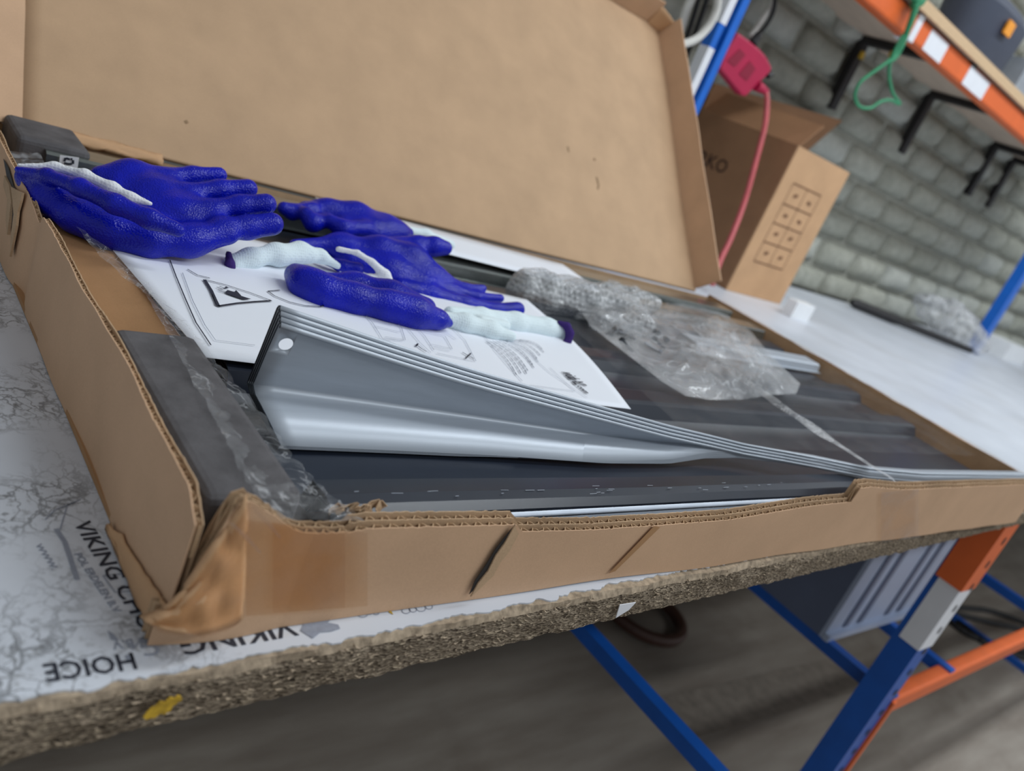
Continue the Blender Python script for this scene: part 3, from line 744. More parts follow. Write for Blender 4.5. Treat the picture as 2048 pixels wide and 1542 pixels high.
# scratches: narrow bright nicks on the top sheet's front fold
top_sheet = bpy.data.objects['roof_sheet']
mb = MB()
for _ in range(26):
    x = random.uniform(0.85, 2.6); c = V(x, 1.088+random.uniform(-0.003, 0.03), 0.2045); ribbon(mb, [c, c+Vector((random.uniform(0.002, 0.009), random.uniform(-0.0004, 0.0004), 0.0))], 0.0005)
o = mb.build('scratches', M['greyhem'], None, kind='stuff'); o.parent = top_sheet; o.location = WL[o]-WL[top_sheet]

# silver channels behind
def channel(x0, x1, y0, y1, z0, z1, mat, label, lip=0.025):
    p = [(y0-lip,z0),(y0,z0),(y0+0.008,z1-0.006),(y0+0.02,z1),(y1-0.02,z1),(y1-0.008,z1-0.006),(y1,z0),(y1+lip,z0)]
    vs = []; fs = []; nx = 12
    for i in range(nx+1):
        x = x0+(x1-x0)*i/nx
        for y, z in p: vs.append(V(x, y, z))
    for i in range(nx):
        for j in range(7): fs.append((i*8+j, (i+1)*8+j, (i+1)*8+j+1, i*8+j+1))
    return solid(mesh('steel_channel', vs, fs, M[mat], label=label, cat='metal channel', group='steel channels in the carton'), 0.0010)
ch1 = channel(0.66, 4.70, 2.98, 3.14, 0.160, 0.235, 'zinc', 'long zinc channel nearest the lid hinge, white sticker on its left end')
channel(1.85, 4.80, 2.76, 2.92, 0.162, 0.215, 'zinc', 'shiny zinc channel half hidden by the bubble wrap and blue fingers')
channel(3.5, 4.80, 2.32, 2.46, 0.162, 0.205, 'silver', 'silver channel poking out from under the clear plastic bag')
a = [aty(px, py, 2.972) for px, py in ((120,310),(158,315),(155,337),(118,330))]
st = mesh('sticker', a, [(0,1,2,3)], M['stickw'], ch1); solid(st, 0.0004)
mb = MB()
for q in ([(128,318),(134,317),(140,319)], [(128,326),(136,328),(144,328)], [(141,318),(145,319)], [(146,320),(146,328)], [(129,319),(129,323)]): ribbon(mb, [aty(px, py, 2.966) for px, py in q], 0.0022, Vector((0,1,0)))
split_build(mb, 'sticker_print', M['ink'], ch1)

# bent silver angle trims, nested, left ends sprung up
#      x     yt     zt     yb     zb     yl     zl
trim = [(0.82,1.505,0.395,1.535,0.190,1.345,0.163),(1.1,1.465,0.358,1.505,0.187,1.335,0.162),(1.4,1.420,0.322,1.47,0.184,1.32,0.162),(1.8,1.37,0.277,1.42,0.178,1.29,0.160),(2.1,1.335,0.243,1.38,0.175,1.29,0.160),(2.3,1.315,0.224,1.35,0.182,1.305,0.172),
        (2.5,1.295,0.204,1.325,0.182,1.305,0.176),(2.62,1.272,0.202,1.30,0.186,1.28,0.182),(2.70,1.25,0.204,1.28,0.192,1.26,0.188),(2.84,1.19,0.216,1.225,0.207,1.195,0.2065),(3.1,1.115,0.222,1.155,0.210,1.115,0.208),(3.5,1.07,0.226,1.12,0.214,1.07,0.212),(4.82,1.045,0.226,1.10,0.214,1.045,0.212)]
tl = ['front silver angle trim with a round hole, its end sprung up beside the leaflet', 'second silver angle trim nested behind the one with the hole', 'third silver angle trim in the sprung stack', 'rearmost silver angle trim in the sprung stack, next to the leaflet']
for k in range(4):
    def sec(x):
        yt, zt, yb, zb, yl, zl = lerpt(trim, x)
        hgt = max(0.012, zt-zb); kk = min(1, hgt/0.15)
        oy, oz = 0.0085*k*(0.5+0.5*kk), 0.0095*k; sg = (1-kk)-0.35*kk
        d = np.array([yt-yb, zt-zb]); L = np.linalg.norm(d); d /= L; nn = np.array([-d[1], d[0]])   # nn points to the front
        if nn[0] > 0: nn = -nn
        b = np.array([yb+oy, zb+oz*sg]); t = np.array([yt+oy, zt-0.022*kk+oz]); l = np.array([yl+oy*0.2, zl+oz*sg])
        r = 0.006*kk+0.004
        P = [l+np.array([0.004, -0.003]), l, l*0.35+b*0.65+np.array([0, 0.004]), b+(l-b)*0.14+np.array([0, 0.003]), b+d*L*0.06, b+d*L*0.10, b+d*L*0.5, t-d*r, t-d*r*0.35+nn*r*0.25, t+nn*r*0.7, t+nn*r*1.1-d*r*0.5, t+nn*r*0.9-d*r*1.0]
        return P
    X = np.concatenate([np.linspace(0.82, 2.4, 34), np.linspace(2.44, 3.1, 26), np.linspace(3.16, 4.82, 24)])
    vs = []; fs = []
    hole = k == 0
    for x in X:
        for q in sec(x): vs.append(V(x, q[0], q[1]))
    npf = 12
    for i in range(len(X)-1):
        for j in range(npf-1): fs.append((i*npf+j, (i+1)*npf+j, (i+1)*npf+j+1, i*npf+j+1))
    o = solid(mesh('angle_trim', vs, fs, M['silver'], smooth=True, label=tl[k], cat='metal trim', group='bent silver angle trims'), 0.0010, 0)
    mdn = o.modifiers.new('ws', 'EDGE_SPLIT'); mdn.split_angle = math.radians(35)
    e = [V(X[0]-0.0005, q[0], q[1]) for q in sec(X[0])]
    mb = MB(); mb.tube(e, 0.00055, 6); mb.build('cut_edge', M['dkmetal'], o)
    # punched hole through all four
    c = atw((575,692), 1, 1.5); P = sec(c[0]); b_, t_ = P[5], P[7]; s_ = (c[2]-b_[1])/(t_[1]-b_[1]); cc = b_+(t_-b_)*s_
    d = (t_-b_)/np.linalg.norm(t_-b_); ctr = V(c[0], cc[0], cc[1])
    if k == 0: hctr = ctr; u1 = Vector((1, -0.13, 0)).normalized(); u2 = Vector((0, d[0], d[1])).normalized(); hn = Vector((0.42, 0.80, -0.40)).normalized()
    cut = MB(); cut.slab([hctr-hn*0.02+(u1*math.cos(t*math.pi/12)+u2*math.sin(t*math.pi/12))*(0.0047 if k == 0 else 0.0075) for t in range(24)], hn*0.05)
    co_ = cut.build('tmp_cut', M['silver'], None); bpy.context.view_layer.update()
    bo_ = o.modifiers.new('hole', 'BOOLEAN'); bo_.object = co_; bo_.operation = 'DIFFERENCE'; bo_.solver = 'EXACT'
    bpy.context.view_layer.update()
    nm = bpy.data.meshes.new_from_object(o.evaluated_get(bpy.context.evaluated_depsgraph_get()))
    o.modifiers.clear(); o.data = nm; bpy.data.objects.remove(co_)

# ================================================================== LEAFLETS
PZ = 0.207
def zpap(x, y): return PZ+0.010*math.exp(-((x-1.0)/0.5)**2)*math.sin((y-1.6)*2.2)+0.004*math.sin(x*4+y*3)
FLc, FRc, BRc, BLc = np.array([0.745,1.64]), np.array([2.15,1.545]), np.array([2.44,2.50]), np.array([0.66,2.62])
def pap(u, v_):
    q = FLc*(1-u)*(1-v_)+FRc*u*(1-v_)+BRc*u*v_+BLc*(1-u)*v_
    x = q[0]+0.05*math.sin(v_*math.pi)*u; return V(x, q[1], PZ+0.0035*math.sin(u*9)*(v_)**2)
vs, fs = grid(pap, 40, 24)
leaf = solid(mesh('instruction_leaflet', vs, fs, M['paper'], smooth=True, label='white printed instruction leaflet lying on the dark sheets under the gloves', cat='leaflet', group='leaflets'), 0.0003)
ZP = PZ+0.0045
def pp(px, py): return atz(px, py, ZP)
mb = MB()
ribbon(mb, [pp(*q) for q in [(340,520),(352,552),(372,600),(392,645),(422,690)]], 0.0010)
ribbon(mb, [pp(*q) for q in [(424,588),(432,610)]], 0.0006)
# triangle
ribbon(mb, [pp(*q) for q in [(409,559),(422,580),(430,598),(437,612)]], 0.0030)
ribbon(mb, [pp(*q) for q in [(436,612),(475,606),(510,603),(543,601)]], 0.0022)
ribbon(mb, [pp(*q) for q in [(410,559),(450,569),(500,585),(543,601)]], 0.0012)
ribbon(mb, [pp(*q) for q in [(536,582),(550,592),(580,604),(610,611),(640,613),(655,609)]], 0.0014)
ribbon(mb, [pp(*q) for q in [(536,582),(560,580)]], 0.0012)
ribbon(mb, [pp(*q) for q in [(375,538),(395,550),(420,556)]], 0.0012)
# tick and cross
ribbon(mb, [pp(*q) for q in [(832,692),(836,687)]], 0.0016); ribbon(mb, [pp(*q) for q in [(833,689),(843,697),(853,703)]], 0.0012)
ribbon(mb, [pp(*q) for q in [(925,704),(936,711),(948,717)]], 0.0013); ribbon(mb, [pp(*q) for q in [(931,717),(942,706)]], 0.0013)
split_build(mb, 'printed_line', INK, leaf)
mb = MB()
hand = [(450,585),(455,580),(469,584),(472,580),(483,592),(502,598),(487,599),(472,594),(455,588),(448,584)]
mb.slab([pp(*q) for q in hand], Vector((0,0,0.0001)))
for q in ([(433,574),(445,579)],[(436,578),(452,583)],[(437,581),(450,585)],[(439,572),(450,577)]): ribbon(mb, [pp(*a) for a in q], 0.0009)
mb.slab([pp(*q) for q in [(447,577),(452,573),(458,576)]], Vector((0,0,0.0001)))
split_build(mb, 'hand_symbol', INK, leaf)
mb = MB()
for q in ([(365,545),(385,600),(410,650),(431,680),(510,690)], [(724,622),(745,645),(765,677),(830,705)], [(765,677),(806,681)], [(790,640),(803,655),(811,680)], [(738,638),(785,650)], [(750,652),(800,664)],
          [(830,650),(850,672),(868,700)], [(848,662),(890,672)], [(862,688),(903,697)], [(890,672),(905,698)], [(874,706),(950,722)], [(905,655),(930,680),(952,722)], [(960,660),(990,700),(1020,735),(1045,762)],
          [(815,655),(840,685),(862,705)], [(1020,680),(1060,710),(1100,745),(1175,795)], [(1060,770),(1150,782),(1100,735)], [(887,664),(897,668),(912,678)], [(770,673),(808,679)], [(866,694),(900,702)]):
    ribbon(mb, [pp(*a) for a in q], 0.0006)
split_build(mb, 'printed_line', M['inkgrey'], leaf)
mb = MB()
for k in range(11):
    a0 = np.array([972,682])+np.array([6.6,-0.3])*k; e = np.array([1048,760])+np.array([5.2,-6.2])*k+np.array([random.uniform(-16,0), 0])
    if k in (0, 1): e = e*0.9+a0*0.1
    d = e-a0; t = 0.0
    while t < 0.97:
        L = random.uniform(0.05, 0.14); q0 = a0+d*t; q1 = a0+d*min(1, t+L)
        mid = (q0+q1)/2
        bow = lambda q, tt: pp(q[0]+6*math.sin(tt*math.pi), q[1]-4*math.sin(tt*math.pi))
        ribbon(mb, [bow(q0, t), bow(q1, min(1, t+L))], 0.0011); t += L+0.018
mb.build('text_lines', M['ink'] if False else simple('print_mid', (96,102,118), 0.6), leaf, kind='stuff')
text_px('logo_lettering', 'vidaXL', (1121,742), (1150,769), (1135,736), ZP, INK, leaf, lift=0.0002, shear=0.2)
text_px('logo_lettering', '.com', (1150,769), (1170,786), (1156,766), ZP, INK, leaf, lift=0.0002, shear=0.2)
# second leaflet at the rear, edge on, leaning on the lid
vs, fs = grid(lambda u, v_: V(1.72+1.45*u, 3.20-0.25*u*0.4-0.35*(1-v_), 0.246+0.012*v_-0.006*u), 16, 4)
solid(mesh('instruction_leaflet', vs, fs, M['paper'], smooth=True, label='white leaflet tucked along the lid hinge behind the gloves, only its edge showing', cat='leaflet', group='leaflets'), 0.0004)

# ================================================================== GLOVES
def glove(label, palm, hand, cuff=None, hem=None, back=None, base=None, backk=0.006):
    px, py, y = base
    g = thing('work_glove', aty(px, py, y), label, 'glove', 'blue coated work gloves')
    body('coated_hand', palm+hand, M['blue'], g, k=[0.020]*len(palm)+[0.006]*len(hand))
    if back: body('knit_back', back, M['knitback'], g, k=backk)
    if cuff: body('knit_cuff', cuff, M['knit'], g, k=0.008)
    if hem: body('cuff_hem', hem, M['purple'], g, k=0.004)
    return g
# A: near the left wall, palm down, fingers to the right
glove('blue coated glove lying flat at the left wall, four fingers pointing right',
  palm=[[(200,352,2.55,20),(262,352,2.55,24),(335,362,2.53,22)],
        [(240,385,2.48,22),(310,392,2.46,24),(375,398,2.44,24)],
        [(290,425,2.40,24),(360,432,2.37,26),(425,430,2.35,24)],
        [(48,352,2.55,12),(95,395,2.43,20),(150,432,2.34,24),(220,464,2.28,26),(300,482,2.25,24),(380,483,2.25,23),(455,468,2.26,22)],
        [(60,362,2.53,10),(120,400,2.44,18),(210,436,2.36,22),(300,455,2.31,22)]],
  hand=[[(320,356,2.54,21),(385,352,2.56,18),(438,350,2.56,16)],
        [(370,390,2.45,23),(440,382,2.46,21),(496,377,2.46,19)],
        [(415,422,2.37,23),(480,413,2.37,22),(532,408,2.36,21)],
        [(440,458,2.28,23),(495,455,2.29,23),(544,448,2.29,23)],
        [(34,339,2.50,7),(95,351,2.41,13),(160,375,2.31,17),(230,408,2.22,19),(300,438,2.16,19),(356,460,2.13,15)]],
  back=[[(36,331,2.52,5),(110,334,2.50,9),(170,350,2.44,10),(225,376,2.38,11),(262,396,2.34,10),(300,407,2.31,6)]],
  base=(300,500,2.4))
# D: rear glove, curled fingers to the left
glove('rear blue glove beside the lid with curled fingertips pointing left',
  palm=[[(610,418,2.84,16),(655,424,2.84,20),(710,434,2.82,24),(770,455,2.78,20),(818,466,2.76,9)],
        [(690,455,2.74,18),(745,466,2.73,20),(800,468,2.74,12)]],
  hand=[[(567,416,2.78,13),(585,424,2.78,15),(625,420,2.80,17)],
        [(611,428,2.74,15),(626,446,2.71,17),(655,440,2.75,16)],
        [(660,442,2.70,14),(686,458,2.67,18),(730,458,2.70,18)]],
  cuff=[[(800,458,2.84,9),(850,470,2.86,11),(902,490,2.88,9)]],
  base=(700,470,2.8))
# B: top glove, cuff to the left, fingers spread to the right
glove('blue glove on top of the pile, white cuff to the left, fingers reaching right',
  palm=[[(590,492,2.58,14),(680,490,2.60,18),(760,502,2.56,24),(820,522,2.52,28),(872,552,2.46,22)],
        [(700,520,2.52,20),(780,548,2.46,24),(850,572,2.40,22)]],
  hand=[[(780,490,2.60,18),(835,493,2.58,21),(868,493,2.56,19),(890,496,2.55,15)],
        [(850,548,2.45,20),(890,562,2.44,14),(930,577,2.42,10),(966,577,2.42,8)],
        [(860,570,2.41,18),(905,582,2.40,13),(955,594,2.38,10),(1000,597,2.38,9)],
        [(800,575,2.38,18),(860,590,2.36,20),(930,609,2.33,17),(990,620,2.31,14),(1034,619,2.31,16)],
        [(645,518,2.44,9),(685,533,2.40,12),(715,538,2.38,14)]],
  back=[[(676,498,2.40,6),(715,506,2.38,6),(745,525,2.36,7),(770,550,2.34,11),(772,562,2.34,13),(740,560,2.35,12),(705,550,2.37,7),(680,540,2.39,5)]], backk=0.003,
  cuff=[[(466,528,2.30,20),(500,518,2.32,20),(550,507,2.36,19),(600,501,2.40,16),(640,512,2.40,12),(676,532,2.39,7)],
        [(560,518,2.34,14),(620,514,2.38,12)]],
  hem=[[(457,508,2.31,7),(460,528,2.27,9),(464,547,2.26,8)], [(470,546,2.27,5),(482,549,2.27,3)]],
  base=(780,560,2.45))
# C: front glove on the leaflet, thumb roll to the left, cuff to the right
glove('front blue glove on the leaflet, white cuff with purple hem to the right',
  palm=[[(590,548,2.20,20),(612,568,2.14,25),(650,584,2.10,24),(710,598,2.07,24),(780,612,2.04,24),(830,625,2.02,25),(868,638,2.01,20)],
        [(640,562,2.24,20),(710,574,2.22,22),(780,592,2.16,24),(850,616,2.10,22)]],
  hand=[[(515,552,2.38,14),(545,560,2.34,17),(600,566,2.28,18),(660,566,2.26,16)],
        [(850,632,2.02,20),(880,640,2.01,17),(897,646,2.01,10)]],
  cuff=[[(885,638,2.06,16),(930,646,2.04,18),(980,660,2.02,17),(1022,673,2.0,11)],
        [(900,626,2.12,14),(960,634,2.14,18),(1030,645,2.14,20),(1090,656,2.14,20),(1126,664,2.13,18)],
        [(960,645,2.08,14),(1010,652,2.08,12)]],
  hem=[[(1118,645,2.12,5),(1134,652,2.10,7),(1140,667,2.08,8),(1136,682,2.07,7),(1124,688,2.07,5)]],
  base=(800,630,2.1))

# ================================================================== PLASTICS
vs, fs = sdf_body([chain(c) for c in ([(1055,585,2.62,40),(1090,592,2.58,42),(1160,602,2.52,36),(1230,606,2.50,28),(1300,610,2.48,22)], [(1050,560,2.72,22),(1150,580,2.68,26),(1270,590,2.6,20)], [(1200,640,2.36,20),(1280,650,2.3,24),(1240,620,2.44,24)])], 0.0026, 0.01)
vs = [Vector(q)+Vector((mnoise.noise(Vector(q)*34), mnoise.noise(Vector(q)*34+Vector((5,0,0))), mnoise.noise(Vector(q)*34+Vector((0,8,1)))))*0.008 for q in vs]
mesh('bubble_wrap', vs, fs, M['bubble'], smooth=True, label='crumpled roll of silvery bubble wrap behind the clear bag', cat='bubble wrap')
out = [(1165,628),(1200,612),(1260,606),(1330,606),(1400,612),(1455,632),(1500,662),(1535,705),(1572,742),(1600,768),(1592,788),(1545,790),(1480,800),(1420,800),(1370,792),(1325,765),(1270,722),(1215,680),(1180,652)]
ctr = np.array([1390, 705]); rings = 40; vs = []; fs = []; no = 190
ang = []
O = [np.array(p, float) for p in out]; Od = []
for i in range(no):
    t = i/no*len(O); a = int(t); fr = t-a; Od.append(O[a]*(1-fr)+O[(a+1) % len(O)]*fr)
for r_ in range(rings+1):
    k = r_/rings
    for i in range(no):
        q = ctr+(Od[i]-ctr)*k
        p = atz(q[0], q[1], 0.212); hb = 0.022*(1-k**2.2); ta = Vector((p.x*0.9+p.y*0.5, p.y*0.9-p.x*0.5, 0)); rd1 = (1-abs(mnoise.noise(Vector((ta.x*16, ta.y*34, 1)))))**8; rd2 = (1-abs(mnoise.noise(Vector((ta.x*60, ta.y*30, 4)))))**6; wr = (0.006*rd1+0.003*rd2)*(1-k**4)+0.004*(1-k**3)*mnoise.noise(Vector((p.x*26, p.y*26, 1)))
        vs.append(p+Vector((-hb*0.8, -hb*0.8, hb+wr)))
for r_ in range(rings):
    for i in range(no): j = (i+1) % no; fs.append((r_*no+i, r_*no+j, (r_+1)*no+j, (r_+1)*no+i))
bag = thing('hardware_bag', atz(1390,705,0.21), 'clear plastic bag with small dark hardware lying on the metal sheets', 'plastic bag')
mesh('bag_film', vs, fs, M['bag'], bag, smooth=True)
vs2 = [q*1.0-Vector((0,0,max(0, (q.z-ZT-0.212*S))))+Vector((0,0,0.001)) for q in vs]
mesh('bag_underside', vs2, fs, M['bag'], bag, smooth=True)
for k in range(14):
    c = atz(1200+random.uniform(0, 150), 640+random.uniform(0, 60), 0.225); a = random.uniform(0, 6.28); d = Vector((math.cos(a), math.sin(a), random.uniform(-0.2, 0.2)))
    mb = MB(); mb.tube([c-d*0.012, c+d*0.010], 0.002, 7); mb.tube([c+d*0.010, c+d*0.0135], 0.0042, 6); mb.build('screw', M['screw'], bag)
# twisted strap of film over the sheets
p0, p1 = atz(1395,688,0.262), aty(1785,958,1.02)
pts = []
for i in range(41):
    t = i/40; q = p0.lerp(p1, t); q.z -= 0.004*math.sin(t*math.pi); pts.append(q)
vs = []; fs = []
for i, q in enumerate(pts):
    t = i/40; wd = (0.006+0.012*max(0, t-0.5)*2)*(1+0.25*math.sin(t*30)); tw = 0.5+0.7*math.sin(t*5.0)
    s_ = Vector((0.55, 0.45, 0.0)).normalized()*math.cos(tw)+Vector((0,0,1))*math.sin(tw)*0.6
    vs += [q-s_*wd, q+Vector((0,0,0.0012)), q+s_*wd]
for i in range(40): fs += [(3*i, 3*i+3, 3*i+4, 3*i+1), (3*i+1, 3*i+4, 3*i+5, 3*i+2)]
mesh('film_strap', vs, fs, film('wrap_strap', 0.4, nscale=50, rough=0.06, white=0.85, crease_glint=0.8), smooth=True, label='twisted strap of clear film pulled across the sheets to the front wall', cat='plastic film', group='clear film pieces')
vs, fs = grid(lambda u, v_: V(2.25+0.22*v_+2.5*u, 1.30+0.95*v_, 0.216+0.010*mnoise.noise(Vector((u*9, v_*5, 8)))+0.006*mnoise.noise(Vector((u*3, v_*14, 2)))), 60, 24)
mesh('film_sheet', vs, fs, film('wrap_sheet', 0.07, nscale=20, rough=0.05, bump=0.8, white=0.35), smooth=True, label='thin clear film stretched over the right half of the dark sheets', cat='plastic film', group='clear film pieces')
# film wrapped over the left end of the sheet bundle
edge = [(228,508,0.225),(300,575,0.215),(385,660,0.215),(440,735,0.215),(500,800,0.205),(560,880,0.21),(600,935,0.215),(672,1000,0.225),(738,1048,0.205)]
inner = [(150,455,0.24),(205,520,0.225),(290,590,0.22),(340,680,0.255),(400,790,0.258),(450,880,0.258),(480,945,0.258),(505,985,0.262),(560,1040,0.235)]
def wrapf(u, v_):
    t = u*8; i = min(7, int(t)); fr = t-i
    a = atz(*edge[i]).lerp(atz(*edge[i+1]), fr); b = atz(*inner[i]).lerp(atz(*inner[i+1]), fr)
    q = b.lerp(a, v_); n_ = 0.0035*mnoise.noise(Vector((u*24, v_*3, 3)))+0.0015*mnoise.noise(Vector((u*60, v_*9, 1)))
    return q+Vector((0.004*mnoise.noise(Vector((u*30, 1, v_)))*v_, 0, n_+0.001))
vs, fs = grid(wrapf, 90, 12)
mesh('film_wrap', vs, fs, M['filmc'], smooth=True, label='wrinkled clear wrap over the foam block at the left end of the sheets', cat='plastic film', group='clear film pieces')
vs, fs = grid(lambda u, v_: aty(6+75*u+10*v_, 300+8*u+32*v_-10*u*v_, 2.85+0.02*mnoise.noise(Vector((u*4, v_*4, 2))))+Vector((0, 0.006*mnoise.noise(Vector((u*6, v_*6, 1))), 0)), 14, 10)
mesh('film_scrap', vs, fs, M['bag'], smooth=True, label='small crumpled clear plastic scrap at the rear left corner', cat='plastic film', group='clear film pieces')

# ================================================================== BEHIND: OPEN CARTON
oc = thing('open_carton', V(7.65, 5.3, 0), 'upright brown carton with open flaps and a printed grid, standing by the wall', 'carton')
cx0, cx1, cy0, cy1, ct = 7.10, 8.15, 4.70, 5.98, 1.50; th = 0.018
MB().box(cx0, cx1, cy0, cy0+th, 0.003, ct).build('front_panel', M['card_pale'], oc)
MB().box(cx0, cx0+th, cy0+th, cy1, 0.003, ct).build('side_panel', M['card_shade'], oc)
MB().box(cx1-th, cx1, cy0+th, cy1, 0.003, ct).build('side_panel', M['card_shade'], oc)
MB().box(cx0+th, cx1-th, cy1-th, cy1, 0.003, ct).build('rear_panel', M['card_shade'], oc)
mb = MB(); mb.hexa([V(cx0,cy0,ct),V(cx0+th,cy0,ct),V(cx0+th,cy1,ct),V(cx0,cy1,ct),V(cx0+0.26,cy0+0.03,ct+0.26),V(cx0+0.28,cy0+0.03,ct+0.26),V(cx0+0.28,cy1,ct+0.26),V(cx0+0.26,cy1,ct+0.26)]); mb.build('open_flap', M['card_shade'], oc)
mb = MB(); mb.hexa([V(cx0,cy1-th,ct),V(cx1+1.0,cy1-th,ct+0.05),V(cx1+1.0,cy1,ct+0.05),V(cx0,cy1,ct),V(cx0,cy1-th,ct+0.28),V(cx1+1.45,cy1-th,ct+0.62),V(cx1+1.45,cy1,ct+0.62),V(cx0,cy1,ct+0.28)]); mb.build('open_flap', M['card_shade'], oc)
mb = MB()
gx = [7.30, 7.58, 7.86]; gz = [0.36, 0.57, 0.77, 0.97, 1.18]
def fr_(mb, x0, z0, x1, z1, wd): ribbon(mb, [V(x0, cy0-0.004, z0), V(x1, cy0-0.004, z1)], wd, Vector((0,1,0)))
for z in gz: fr_(mb, gx[0], z, gx[2], z, 0.004)
for x in gx: fr_(mb, x, gz[0], x, gz[-1], 0.002)
for i in range(2):
    for j in range(4):
        x = gx[i]+0.14; z = gz[j]+0.10; fr_(mb, x-0.035, z, x+0.035, z+random.uniform(-0.02, 0.02), 0.010)
split_build(mb, 'printed_line', simple('print_brown', (120,84,58), 0.8), oc)
text_mesh('lettering', 'RKO', V(cx0-0.003, 5.74, 1.00), Vector((0,-1,0)), Vector((0,0,1)), 0.040, simple('print_dark_brown', (66,42,30), 0.8), oc)
MB().box(7.62, 7.98, 4.22, 4.34, 0.001, 0.17).build('white_block', M['white'], label='small white plastic block on the bench in front of the open carton', cat='block')

# ================================================================== RACK UPRIGHT, SHELF, WALL
rack = thing('shelf_rack', V(8.0, 5.0, 0), 'blue steel rack above the bench with orange beam, plywood shelf and black brackets', 'shelf rack')
ux0, ux1, uy0 = 5.686, 5.92, 5.0
up_ = MB().box(ux0, ux0+0.075, uy0, uy0+0.10, 0.002, 6.0).build('upright', M['steelblue'], rack)
MB().box(ux0+0.075, ux1-0.085, uy0+0.08, uy0+0.10, 0.002, 6.0).build('upright_channel', simple('channel_navy', (10,26,66), 0.5), up_)  # set back, darker navy than the flanges beside it
MB().box(ux1-0.085, ux1, uy0, uy0+0.10, 0.002, 6.0).build('upright_flange', M['steelblue'], up_)
for z0, z1 in ((0.5, 1.88), (2.08, 3.3)): MB().box(ux0-0.004, ux0+0.077, uy0-0.004, uy0+0.102, z0, z1).build('white_sticker', M['stickw'], up_)
fx = 15.0
up2 = MB().box(fx, fx+0.22, 5.0, 5.16, 0.002, 6.0).build('upright', M['steelblue'], rack)
beam_y = 4.70
bo = MB().box(5.9, 15.0, beam_y, beam_y+0.16, 2.80, 3.02).build('shelf_beam', M['orange'], rack); bevel(bo, 0.008)
for px0, py0, px1, py1 in ((1850,60,1895,108), (1932,125,1984,172)):
    q0 = atw((px0+8, py0+10), 1, beam_y); q1 = atw((px1-4, py1-6), 1, beam_y)
    MB().box(q0[0], q1[0], beam_y-0.006, beam_y, 2.81, 3.0).build('beam_label', M['stickw'], bo)
q = atw((1848,28), 1, beam_y); MB().box(q[0]-0.06, q[0]+0.05, beam_y-0.007, beam_y+0.16, 2.79, 3.03).build('beam_label', M['stickw'], bo)
MB().box(5.9, 16, beam_y-0.02, YW+0.05, 3.045, 3.12).build('shelf_board', M['ply'], rack)
MB().box(5.9, 16, beam_y-0.05, beam_y-0.02, 3.04, 3.135).build('board_edge', M['plyedge'], rack)
for x in (9.33, 11.40, 14.0, 14.9):
    b = MB().box(x, x+0.13, YW-0.07, YW+0.03, 2.18, 3.04).build('bracket', M['black'], rack)
    MB().box(x, x+0.13, beam_y, YW-0.07, 2.96, 3.04).build('bracket_arm', M['black'], b)
MB().box(9.36, 9.43, YW-0.10, YW-0.071, 2.80, 2.88).build('yellow_clip', M['yellow'], rack)
MB().box(9.36, 9.43, YW-0.5, YW-0.42, 2.90, 2.959).build('yellow_clip', M['yellow'], rack)
# bin on the shelf
sb = thing('storage_bin', V(11.0, 5.2, 3.12), 'dark slate plastic bin with an orange label on the upper shelf', 'bin')
vs = []; fs = []; nseg = 40; bx, by = atw((1985, 60), 1, 5.0)[0], 5.05
for k, (z, r_) in enumerate(((3.121, 0.66), (3.45, 0.72), (3.70, 0.75), (3.80, 0.62))):
    for i in range(nseg):
        t = 2*math.pi*i/nseg; c, s_ = math.cos(t), math.sin(t); e = (abs(c)**2.6+abs(s_)**2.6)**(-1/2.6)
        vs.append(V(bx+r_*e*c, by+0.45*r_*e*s_+0.1, z))
for k in range(3):
    for i in range(nseg): j = (i+1) % nseg; fs.append((k*nseg+i, k*nseg+j, (k+1)*nseg+j, (k+1)*nseg+i))
fs.append(tuple(range(3*nseg, 4*nseg)))
mesh('bin_body', vs, fs, M['bin'], sb, smooth=True).modifiers.new('crisp', 'EDGE_SPLIT')
q = atw((2016, 57), 1, 4.80); MB().box(q[0]-0.09, q[0]+0.09, 4.775, 4.80, q[2]-0.07, q[2]+0.07).build('bin_label', M['orangelabel'], sb)
MB().box(bx+0.9, bx+2.2, 4.85, 5.6, 3.121, 3.55).build('storage_box', simple('plastic_grey_box', (150,156,164), 0.5), label='plain grey box beside the dark bin on the upper shelf', cat='box')
# red device hanging on the upright, with its cable
dv = thing('plastic_device', aty(1495,135,5.2), 'crimson plastic device case hanging beside the blue rack upright', 'device')
cs = [(1478,66),(1500,82),(1522,100),(1534,114),(1545,136),(1540,146),(1492,194),(1484,192),(1440,138),(1452,104)]
mb = MB(); mb.slab([aty(px, py, 5.12) for px, py in cs], Vector((0, 0.030, 0))); o = mb.build('case', M['crimson'], dv); bevel(o, 0.006, 3)
for qd in ([(1480,98),(1492,110),(1470,134),(1455,122)], [(1500,122),(1512,138),(1494,162),(1478,148)]):
    mb = MB(); mb.slab([aty(px, py, 5.115) for px, py in qd], Vector((0, 0.002, 0))); mb.build('inset_panel', M['crimson_d'], dv)
mb = MB(); mb.tube([aty(1512,170,5.14), aty(1524,178,5.14), aty(1534,184,5.14)], [0.016, 0.013, 0.008], 10); mb.build('strain_relief', M['crimson'], dv)
mb = MB(); mb.tube(smoothcurve([aty(px, py, y) for px, py, y in ((1530,182,5.14),(1534,200,5.1),(1530,250,5.0),(1515,310,4.9),(1490,400,4.75),(1462,475,4.6),(1440,522,4.5),(1424,570,4.4))]), 0.008, 8); mb.build('cable', M['cable_red'], dv)
mb = MB(); mb.tube([aty(1505,86,5.16), aty(1516,72,5.16), aty(1524,62,5.16)], [0.012, 0.012, 0.006], 8); mb.build('plug', M['black'], dv)
